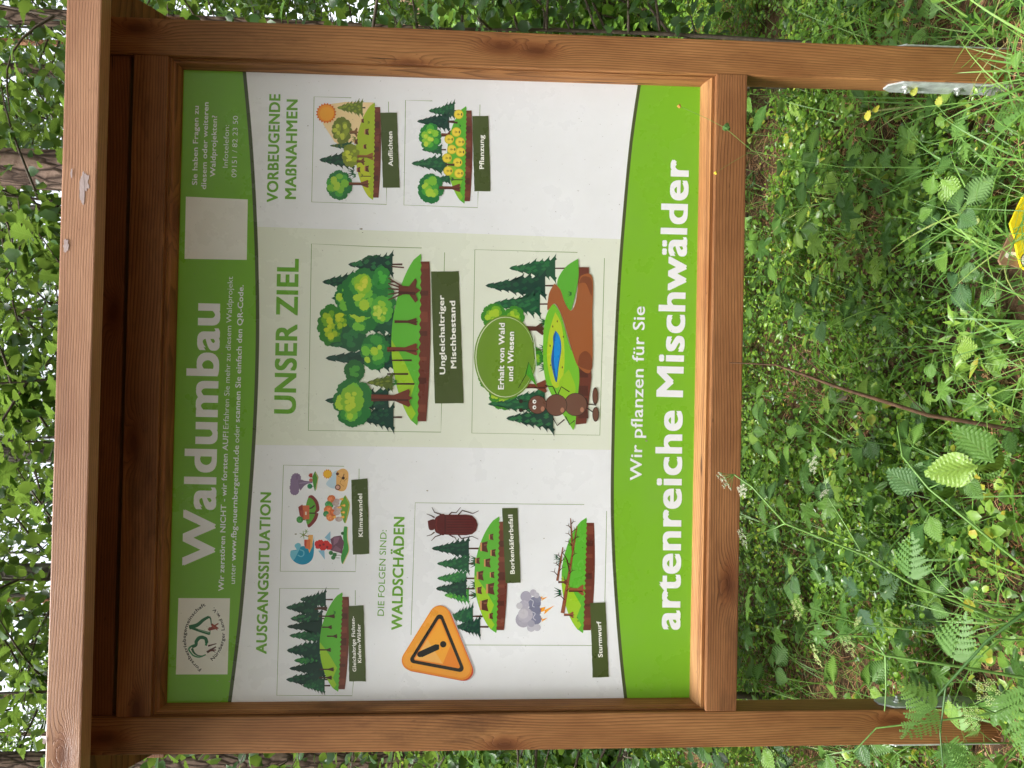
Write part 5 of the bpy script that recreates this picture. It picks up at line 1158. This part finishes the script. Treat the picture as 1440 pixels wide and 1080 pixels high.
for i, (lb, x, y, h, kd, s, nl) in enumerate(HERB): herb('leafy_herb', lb, 'herb', x, y, h * 1.12, kd, s * 1.35, nl, 200 + i, lean=(rg.uniform(-.05, .05), rg.uniform(-.06, .04)))
FR_ = [('bluish feathery yarrow clump right of the left post', -.60, .28, .24, 'frond_blue', .13, 7), ('feathery frond plant behind the foot of the left post', -.84, -.10, .22, 'frond', .12, 6),
       ('feathery green fronds at the foot of the right post', .66, -.04, .18, 'frond', .10, 6), ('ferny herb under the middle right of the lower beam', .26, .30, .22, 'frond', .11, 7), ('ferny herb outside the right post', 1.06, .2, .22, 'frond', .12, 7), ('ferny herb outside the left post', -1.06, .12, .22, 'frond', .12, 7),
       ('feathery fronds in the bottom middle next to the yellow panel', .22, -.06, .15, 'frond', .09, 5)]
for i, (lb, x, y, h, kd, s, nl) in enumerate(FR_): herb('feathery_herb', lb, 'herb', x, y, h, kd, s, nl, 300 + i, petiole=.02)
GT = [('broad-bladed grass tuft arching at the inner foot of the right post', .62, -.12, 14, .20, .36), ('long pale grass tuft in the bottom right of centre', .34, -.10, 13, .22, .40), ('grass tuft right beside the right post anchor', .96, .02, 10, .18, .32),
      ('fresh grass tuft behind the yellow panel', .46, .22, 12, .18, .32), ('thin grass tuft below the dead cane', .14, .18, 10, .16, .30), ('grass tuft near the bottom centre', -.12, -.14, 9, .16, .28), ('grass tuft at the foot of the left post', -.78, -.16, 10, .16, .30),
      ('grass tuft half way to the left post', -.42, .02, 10, .16, .30), ('thin grass tuft behind the left half of the lower beam', -.55, 1.2, 10, .25, .42), ('thin grass tuft behind the right half of the lower beam', .5, 1.2, 10, .22, .38), ('grass tuft outside the left post', -1.05, .35, 12, .25, .42),
      ('low grass tuft between the trefoil and the right post', .80, -.10, 10, .16, .3), ('tall grass tuft outside the right post', 1.15, .6, 12, .25, .45),
      ('long-bladed grass clump in front of the right post foot, nearest the viewer', .72, -.30, 16, .28, .46), ('arching grass clump between the yellow panel and the right post', .52, -.06, 15, .26, .44), ('coarse grass clump behind the right post shoe', .86, .22, 14, .22, .38),
      ('grass clump just inside the right post half way to the yellow panel', .62, .16, 13, .2, .36), ('straw-coloured grass clump behind the yellow panel', .40, .02, 12, .22, .38), ('lush grass clump at the lower centre left of the yellow panel', .18, -.22, 13, .22, .40),
      ('fine grass clump among the leaves below the dead cane', -.20, .10, 12, .18, .34), ('grass clump beside the thick umbel stalk', -.56, -.08, 12, .2, .34), ('grass clump outside the right post in the foreground', 1.02, -.15, 14, .24, .4), ('grass clump outside the left post in the foreground', -1.0, -.12, 12, .22, .4)]
for i, (lb, x, y, nb, l0, l1) in enumerate(GT): grass_tuft(lb, x, y, nb, l0, l1, 400 + i)
# fallen yellow leaves and pale dry twigs on the ground
for i, (x, y, z) in enumerate(((1320, 150, .06), (1285, 135, .1), (1372, 777, .03), (1232, 150, .14), (1378, 960, .12), (1220, 170, .1))):
    p = at(x, y, .04 if i < 2 else .0)
    g_ = max(gh(p.x, p.y) + .012, p.z); o = place_leaf(LM['yellow'], None, Vector((p.x, p.y, g_)), (rg.uniform(-1, 1), -.3, .2), (rg.uniform(-.6, .6), -.5, 1), .026, 'yellow_leaf')
    tag(o, ('yellow leaf hanging beside the right post shoe', 'small yellow leaf against the right post shoe', 'yellow leaf lying left of the raspberry shoot', 'yellow leaf just under the right post side', 'yellow leaf by the left post shoe', 'yellow leaf between the right post and the ferny herb')[i], 'leaf')
for i, (lb, x, y, L, az) in enumerate((('straight pale twig on the ground under the beam', .35, .75, .35, .4), ('short grey stick lying by the yellow panel', .50, -.05, .22, 1.9), ('crooked brown twig in front of the left post', -.70, .06, .3, 2.6), ('thin bare twig against the right post foot', .86, -.06, .24, 1.2), ('dry stick behind the dead cane', -.15, .5, .4, .9))):
    g0 = G(x, y); o = empty('fallen_twig', g0); tag(o, lb, 'twig'); d = Vector((math.cos(az), math.sin(az), .12)) * L
    link('stem', tubes_mesh('stem', [tube(curve((0, 0, .01), d, (.01, .02, .02)), .004, .0018, 6), tube(curve(d * .5, d * .8 + Vector((.03, .05, .05)), (0, 0, .01)), .002, .0008, 5)]), M['twig'], o)
# rotten log at the right edge
lg = empty('rotten_log', (2.35, 2.75, gh(2.35, 2.75) + .03)); tag(lg, 'orange-brown rotten log lying in the undergrowth right of the sign', 'log')
bm = bmesh.new(); bmesh.ops.create_cone(bm, cap_ends=True, segments=28, radius1=.055, radius2=.048, depth=1.5, matrix=Matrix.Rotation(R(90), 4, 'Y'))
bmesh.ops.subdivide_edges(bm, edges=[e for e in bm.edges if abs(e.verts[0].co.x - e.verts[1].co.x) > 1], cuts=24)
for v in bm.verts: q = mn.noise(v.co * 9) * .12 + mn.noise(v.co * 40) * .06; v.co.y *= 1 + q; v.co.z *= 1 + q
me = bpy.data.meshes.new('log_body'); bm.to_mesh(me); bm.free(); link('log_body', me, bark('rotten_wood', (.42, .16, .07), (.60, .30, .17), (.14, .05, .025)), lg)
# stones in the undergrowth
for i, (lb, x, y, s) in enumerate((('grey stone half hidden under the centre of the beam', .02, .85, .055), ('brown stone beside the dead cane', .12, .62, .045), ('flat stone under the left third of the beam', -.3, .5, .05))):
    bm = bmesh.new(); bmesh.ops.create_icosphere(bm, subdivisions=3, radius=s)
    for v in bm.verts: v.co *= 1 + .35 * mn.noise(v.co * 14 + Vector((i, 0, 0))); v.co.z *= .55
    me = bpy.data.meshes.new('stone'); bm.to_mesh(me); bm.free(); o = link('stone', me, plain('field_stone', (.22, .18, .15), .85, .3, 0, .4, 25., .004)); o.location = G(x, y) + Vector((0, 0, s * .25)); tag(o, lb, 'stone')
# small yellow cut-out panel standing in the grass at the edge of the picture
yp = empty('cutout_board', G(.33, -.12)); tag(yp, 'bright yellow cut-out panel with a brown base and white eye spot at the bottom edge', 'cut-out panel')
def slab(name, pts, y0, th, c, parent=yp):
    pts = [at(x, y, y0) - parent.location for x, y in pts]; n_ = len(pts); v = [tuple(p) for p in pts] + [(p.x, p.y + th, p.z) for p in pts]
    f = [tuple(range(n_)), tuple(range(n_, 2 * n_))[::-1]] + [(i, (i + 1) % n_, n_ + (i + 1) % n_, n_ + i) for i in range(n_)]
    me = pydata(name, v, f); bm = bmesh.new(); bm.from_mesh(me); bmesh.ops.recalc_face_normals(bm, faces=bm.faces[:]); bm.to_mesh(me); bm.free(); return link(name, me, c, parent)
YL = plain('yellow_lacquer', lin((250, 222, 40)), .4, .5); BL = plain('brown_lacquer', lin((150, 116, 92)), .5, .5); WL = plain('white_lacquer', lin((236, 226, 215)), .4, .5); KL = plain('black_lacquer', lin((60, 55, 45)), .4, .5)
slab('panel_body', [(1440, 274), (1432, 290), (1421, 314), (1423, 322), (1428, 334), (1429, 345), (1432, 360), (1437, 376), (1450, 384), (1500, 384), (1500, 260)], -.13, .006, YL)
slab('panel_base', [(1422, 326), (1412, 348), (1405, 366), (1408, 372), (1424, 373), (1436, 378), (1445, 380), (1460, 350), (1450, 325)], -.1225, .006, BL)
slab('white_stroke', [(1413, 360), (1416, 355), (1424, 354), (1434, 355), (1434, 362), (1426, 359), (1419, 359), (1417, 363)], -.1240, .001, WL)
eye = [(1446 + 10.5 * math.cos(i * math.tau / 18), 366 + 12 * math.sin(i * math.tau / 18)) for i in range(18)]; eye2 = [(1446 + 8.8 * math.cos(i * math.tau / 18), 366 + 10.2 * math.sin(i * math.tau / 18)) for i in range(18)]
slab('eye_ring', eye, -.1315, .001, KL); slab('eye_white', eye2, -.1330, .001, WL)
# ================================================================ trees
def pine(label, y_img, dist, dia, h, seed, barkm='bark', group=None, sway=.1, x=None):
    """tall bare-boled pine: slightly swaying trunk, dead branch stubs, high crown"""
    r_ = random.Random(seed)
    if x is None:
        d = ray(60, y_img); X = CAM.x + d.x / d.y * dist; Y = CAM.y + dist
    else: X, Y = x, dist
    g = gh_far(X, Y) if abs(X) < 140 else 0; root = empty('pine_tree', (X, Y, g)); tag(root, label, 'tree', group)
    pts = [Vector((sway * math.sin(t * 2.1 + seed) * t - sway * math.sin(4.5 / h * 2.1 + seed) * 4.5 / h, sway * .5 * math.cos(t * 3 + seed) * t, h * t - .1)) for t in [k / 14 for k in range(15)]]
    rad = [dia / 2 * (1.25 if k == 0 else 1 - .72 * k / 14) for k in range(15)]
    v, f = tube(pts, 0, 0, 14, rad); rngv = np.array([mn.noise(Vector((a * 3, b * 3, c_ * 1.5))) for a, b, c_ in v])[:, None]
    link('trunk', nmesh('trunk', v, f, smooth=True), M[barkm], root)
    st = []
    for k in range(16):
        t = r_.uniform(.12, .62); i = t * 14; a = int(i); p = pts[a].lerp(pts[a + 1], i - a); az = r_.uniform(0, 6.28); L = r_.uniform(.15, 1.3)
        q = p + Vector((math.cos(az), math.sin(az), r_.uniform(-.25, .25))) * L
        link('dead_branch', tubes_mesh('dead_branch', [tube(curve(p, q, (0, 0, -.06 * L)), .008 + .012 * dia, .003, 5)]), M['bark_dark'], root)
    c_ = link('crown', CROWN[seed % 3], None, root); c_.location = pts[9]; c_.scale = (h / 16,) * 3; c_.rotation_euler = (0, 0, r_.uniform(0, 6))
    return root
def crown_mesh(seed):
    rng = np.random.default_rng(seed); br = []; Pn = []; D = []
    for k in range(34):
        z = rng.uniform(0, 6); L = (2.4 - .28 * z) * rng.uniform(.6, 1.1); az = rng.uniform(0, 6.28); e = np.array([math.cos(az) * L, math.sin(az) * L, z + rng.uniform(-.2, .7)])
        br.append(tube(curve((0, 0, z), tuple(e), (0, 0, -.15)), .03, .008, 4)); m_ = 130
        t = rng.uniform(.3, 1.05, m_)[:, None]; Pn.append(np.array([0, 0, z]) * (1 - t) + e * t + rng.normal(0, .17, (m_, 3))); dd = rng.normal(0, 1, (m_, 3)); D.append(dd)
    Pn = np.concatenate(Pn); D = np.concatenate(D); n_ = len(Pn)
    V, F, U, T = scatter(Pn, D, rng.normal(0, 1, (n_, 3)), rng.uniform(.12, .26, n_), np.clip(rng.normal(.3, .15, n_), 0, .8), tmpl([(0, .03), (.5, .16), (1, .0)], .2, .1))
    me0 = tubes_mesh('x', br); v0 = np.array([tuple(q.co) for q in me0.vertices]); f0 = np.array([tuple(q.vertices) for q in me0.polygons]); bpy.data.meshes.remove(me0)
    me = nmesh('crown', np.concatenate([V, v0]), np.concatenate([F, f0 + len(V)]), np.concatenate([U, np.zeros((len(v0), 2))]), np.concatenate([T, np.zeros(len(v0))]))
    me.materials.append(M['leaf_low']); return me
CROWN = [crown_mesh(s) for s in (1, 2, 3)]
for a in (('thick rough-barked pine trunk above the roof, right of centre', 239, 5.6, .37, 17, 1, 'bark'), ('slender pine trunk right of the thick one above the roof', 100, 10.5, .24, 18, 2, 'bark'),
          ('grey-brown trunk above the middle of the roof', 636, 8.2, .27, 17, 3, 'bark_grey'), ('dark trunk above the left third of the roof', 803, 7.4, .22, 16, 4, 'bark_grey'), ('mossy thin trunk above the middle of the roof', 540, 9.5, .17, 16, 5, 'bark_grey'),
          ('orange upper-barked pine far behind the dark trunk', 846, 16, .24, 18, 6, 'bark_orange'), ('thin orange pine above the left end of the roof', 978, 17, .16, 18, 7, 'bark_orange'), ('pinkish pine at the right edge beside the right post', 26, 9., .26, 18, 8, 'bark'),
          ('orange pine at the right margin behind the leaves', 58, 15., .2, 18, 9, 'bark_orange'), ('grey pine at the left margin beside the left post', 1068, 9.5, .30, 18, 10, 'bark'), ('thin far pine between the thick trunk and the middle', 330, 19, .2, 18, 11, 'bark'),
          ('far pine behind the blurred leaves in the middle', 440, 17, .24, 18, 12, 'bark'), ('far pine left of the mossy trunk', 585, 22, .26, 19, 13, 'bark_orange'), ('far pine left of the grey-brown trunk', 705, 20, .22, 19, 14, 'bark'),
          ('far pine between dark trunk and left edge', 905, 19, .24, 18, 15, 'bark'), ('far pine close to the left corner', 1030, 21, .24, 18, 16, 'bark'), ('far pine right of the slender trunk', 150, 20, .22, 18, 17, 'bark_orange')):
    pine(*a)
# the wood goes on all round, also behind the photographer: one unseen mass, added to block low skylight
LV = []; LF = []; TV = []; lo = to = 0; cm = CROWN[0]
nleaf = 34 * 130; cv = np.zeros(len(cm.vertices) * 3, np.float32); cm.vertices.foreach_get('co', cv); cv = cv.reshape(-1, 3)[:nleaf * 9].reshape(nleaf, 9, 3)[::4]
cen = cv.mean(1, keepdims=True); cv = (cen + (cv - cen) * 2.4)
tf_ = tmpl([(0, .03), (.5, .16), (1, .0)], .2, .1)[1]; lf0 = (tf_[None] + (np.arange(len(cv)) * 9)[:, None, None]).reshape(-1, 3); cv = cv.reshape(-1, 3); tl = []
for ring, (rad_, n_) in enumerate(((12, 15), (17, 22), (24, 30))):
    for i in range(n_):
        az = i * math.tau / n_ + rg.uniform(-.12, .12); r_ = rad_ * rg.uniform(.88, 1.15); X, Y = math.sin(az) * r_, math.cos(az) * r_
        if Y > 0 and abs(X) < Y * .62: continue                       # the seen sector has its own trees
        h = rg.uniform(15, 20); g = gh_far(X, Y); tl.append(tube([(X, Y, g - .2), (X + .1, Y, g + h * .5), (X, Y + .1, g + h)], rg.uniform(.12, .18), .04, 8))
        for zz_ in (.6, .28, .0) if ring < 2 else (.6, .3): LV.append(cv * (h / 16) + np.array([X, Y, g + h * zz_])); LF.append(lf0 + lo); lo += len(cv)  # crowns stacked down the trunks to shut out more low skylight
V = np.concatenate(LV); wood_ = tag(link('screening_wood', nmesh('screening_wood', V, np.concatenate(LF), None, np.full(len(V), .3)), M['leaf_low']), 'unseen pine wood round the clearing, added to block low skylight', None, None, 'stuff')
link('trunks', tubes_mesh('trunks', tl), M['bark'], wood_)['kind'] = 'stuff'
# broad-leaved saplings close behind the sign
def sapling(label, x, y, h, kind, size, seed, zlo, nb=12, nl=7, lean=(0, 0), extra=180, blen=.8):
    r_ = random.Random(seed); rng = np.random.default_rng(seed); root = empty('sapling', G(x, y)); tag(root, label, 'sapling'); tl = []
    pts = curve((0, 0, -.02), (lean[0], lean[1], h), (r_.uniform(-.1, .1), r_.uniform(-.1, .1), 0), 10); tl.append(tube(pts, .016 if h > 2 else .009, .004, 7)); Pn = []; D = []
    for b in range(nb):
        z = zlo + (h * .98 - zlo) * (b + r_.random()) / nb; i = max(0, min(9.999, z / h * 10)); a = int(i); p = pts[a].lerp(pts[a + 1], i - a); az = r_.uniform(0, 6.28); L = blen * r_.uniform(.5, 1.1) * (1.1 - .5 * z / h)
        e = p + Vector((math.cos(az) * L, math.sin(az) * L * .7, L * r_.uniform(-.05, .45))); bp = curve(p, e, (r_.uniform(-.05, .05), 0, r_.uniform(-.06, .08))); tl.append(tube(bp, .006, .002, 5))
        for j in range(nl):
            t = .25 + .75 * (j + r_.random() * .5) / nl; i2 = min(5.999, t * 6); a2 = int(i2); q = bp[a2].lerp(bp[a2 + 1], i2 - a2); sg = 1 if j % 2 else -1
            out_ = (e - p).normalized() + Vector((-(e - p).y, (e - p).x, 0)).normalized() * sg * 1.1 + Vector((0, 0, r_.uniform(-.5, .15))); out_.normalize(); q2 = q + out_ * size * .35
            tl.append(tube([q, q2], .0014, .001, 4)); place_leaf(LM[kind], root, q2, out_, (r_.uniform(-.6, .6), r_.uniform(-.8, .4), 1), size * r_.uniform(.65, 1.15))
        m_ = extra // nb; t = rng.uniform(.15, 1.1, m_)[:, None]; Pn.append(np.array(p) * (1 - t) + np.array(e) * t + rng.normal(0, .07, (m_, 3))); D.append(rng.normal(0, 1, (m_, 3)) + np.array([0, 0, -.3]))
    link('stem', tubes_mesh('stem', tl), M['bark_dark'], root)
    Pn = np.concatenate(Pn); D = np.concatenate(D); n_ = len(Pn); Nn = rng.normal(0, .5, (n_, 3)); Nn[:, 2] += 1
    V, F, U, T = scatter(Pn, D, Nn, rng.uniform(.4, .8, n_) * size, np.clip(rng.normal(.2, .25, n_), 0, .95), OVAL, 1.25); link('foliage', nmesh('foliage', V, F, U, T), M['leaf_crown'], root)['kind'] = 'stuff'
    return root
SAP = [('maple sapling rising over the right end of the roof', 1.28, 1.1, 3.3, 'oak', .085, 1, 1.2, 16, 6), ('broad-leaved sapling above the roof between the thick trunk and the middle', .12, 2.1, 3.15, 'ovaltree', .095, 2, 1.9, 14, 6), ('maple sapling above the middle of the roof', -.28, 2.3, 3.4, 'maple', .10, 3, 2.0, 14, 6),
       ('maple sapling above the left third of the roof', -.78, 2.2, 3.2, 'maple', .10, 4, 1.6, 16, 6), ('dark oak-leaved sapling over the left end of the roof', -1.3, 1.3, 3.5, 'oak', .09, 5, 1.5, 16, 6), ('light green oak-leaved bush beside the middle of the right post', 1.32, .85, 1.95, 'oak', .08, 6, .6, 12, 6),
       ('hazel bush beside the lower half of the right post', 1.55, 1.7, 1.6, 'ovaltree', .075, 7, .3, 14, 7), ('lime-green herby bush beside the middle of the left post', -1.30, .95, 1.35, 'ovaltree', .07, 8, .25, 14, 7), ('large-leaved bush beside the lower half of the left post', -1.35, 1.5, 1.5, 'maple', .09, 9, .3, 12, 6),
       ('slim sapling right of centre above the roof with grey-green leaves', .62, 2.3, 3.6, 'ovaltree', .09, 10, 2.2, 12, 6), ('sapling overhanging the roof right of centre', .42, 2.1, 2.95, 'oak', .10, 12, 2.0, 9, 5)]
for (lb, x, y, h, kd, s, sd, zl, nb, nl) in SAP: sapling(lb, x, y, h, kd, s, sd, zl, nb + 6, nl + 2, (rg.uniform(-.15, .15), -1.15 if y > 2 else -.15), 620)
# broad-leaved trees of the middle distance, their foliage hanging into the gaps above the roof
for (lb, y_img, dist, h, sd) in (('leafy tree between the thick pine and the middle, above the roof', 330, 6.8, 7.5, 62), ('dark leafy tree above the middle of the roof', 480, 8.5, 8.5, 63),                                ('leafy tree above the left third of the roof', 880, 6.9, 7.5, 65), ('dark leafy tree over the left corner of the roof', 1010, 10., 9., 66), ('dark leafy tree above the roof, just left of the middle', 640, 11., 9.5, 72), ('dark leafy tree over the right corner of the roof', 60, 11., 9., 67), ('dark leafy tree just right of the thick pine trunk', 180, 10., 9., 73), ('tall leafy tree filling the sky behind the slender pine', 110, 13., 12., 68), ('tall leafy tree far behind the left third of the roof', 800, 13., 12., 70), ):
    rng = np.random.default_rng(sd); d = ray(60, y_img); X, Y = CAM.x + d.x / d.y * dist, CAM.y + dist; g = gh_far(X, Y); root = empty('broadleaf_tree', (X, Y, g)); tag(root, lb, 'tree'); tl = [tube(curve((0, 0, -.1), (.2, 0, h), (.15, .1, 0), 8), .05, .012, 7)]; Pn = []; br = []
    for b in range(34):
        z = rng.uniform(.18, .95) * h; az = rng.uniform(0, 6.28); L = h * .26 * rng.uniform(.5, 1.1); e = np.array([.15 + math.cos(az) * L, math.sin(az) * L, z + L * rng.uniform(-.1, .5)]); s0 = np.array([.15 * z / h, 0, z])
        br.append(tube(curve(tuple(s0), tuple(e), (0, 0, .05)), .014, .004, 5)); m_ = 105; t = rng.uniform(.2, 1.1, m_)[:, None]; Pn.append(s0 * (1 - t) + e * t + rng.normal(0, .03 * h, (m_, 3)))
    link('trunk', tubes_mesh('trunk', tl), M['bark_grey'], root); link('branches', tubes_mesh('branches', br), M['bark_dark'], root)['kind'] = 'stuff'
    Pn = np.concatenate(Pn); n_ = len(Pn); Nn = rng.normal(0, .6, (n_, 3)); Nn[:, 2] += 1
    V, F, U, T = scatter(Pn, rng.normal(0, 1, (n_, 3)), Nn, rng.uniform(.07, .13, n_), np.clip(rng.normal(.18, .2, n_), 0, .9), OVAL, 1.35); link('crown', nmesh('crown', V, F, U, T), M['leaf_crown'], root)['kind'] = 'stuff'
# bushes further back, either side
BU = [('rounded dark bush right of the sign, nearest row', 2.5, 3.4, 1.7, 21), ('pale bush right of the sign in the second row', 3.4, 5.2, 2.1, 22), ('bush far back on the right between the pines', 4.6, 8.0, 2.4, 23), ('rounded dark bush left of the sign, nearest row', -2.6, 3.6, 1.6, 24),
      ('pale bush left of the sign in the second row', -3.5, 5.5, 2.1, 25), ('bush far back on the left between the pines', -4.8, 8.5, 2.4, 26), ('bush at the far right rim of the clearing', 6.4, 11., 3., 27), ('bush at the far left rim of the clearing', -6.6, 11.5, 3., 28),
      ('hazel thicket behind the middle of the sign', .4, 5.5, 2.9, 29), ('hazel thicket behind the right half of the sign', 2.0, 7.2, 3.3, 30), ('hazel thicket behind the left half of the sign', -1.9, 6.8, 3.2, 31)]
for (lb, x, y, h, sd) in BU:
    rng = np.random.default_rng(sd); root = empty('bush', G(x, y)); tag(root, lb, 'bush'); tl = []; Pn = []
    for b in range(26):
        az = rng.uniform(0, 6.28); L = h * rng.uniform(.6, 1.); e = np.array([math.cos(az) * L * .5 * rng.random() ** .5, math.sin(az) * L * .5 * rng.random() ** .5, L]); tl.append(tube(curve((0, 0, 0), tuple(e), (e[0] * .2, e[1] * .2, 0)), .012, .003, 5))
        m_ = 150; t = rng.uniform(.18, 1.05, m_)[:, None]; Pn.append(e * t + rng.normal(0, .10 + .02 * h, (m_, 3)))
    link('stem', tubes_mesh('stem', tl), M['bark_dark'], root); Pn = np.concatenate(Pn); n_ = len(Pn); Nn = rng.normal(0, .5, (n_, 3)); Nn[:, 2] += 1
    V, F, U, T = scatter(Pn, rng.normal(0, 1, (n_, 3)), Nn, rng.uniform(.05, .10, n_), np.clip(rng.normal(.45 + (.15 if 'pale' in lb else 0), .2, n_), 0, .95), OVAL, 1.3); link('foliage', nmesh('foliage', V, F, U, T), M['leaf_mid'], root)['kind'] = 'stuff'
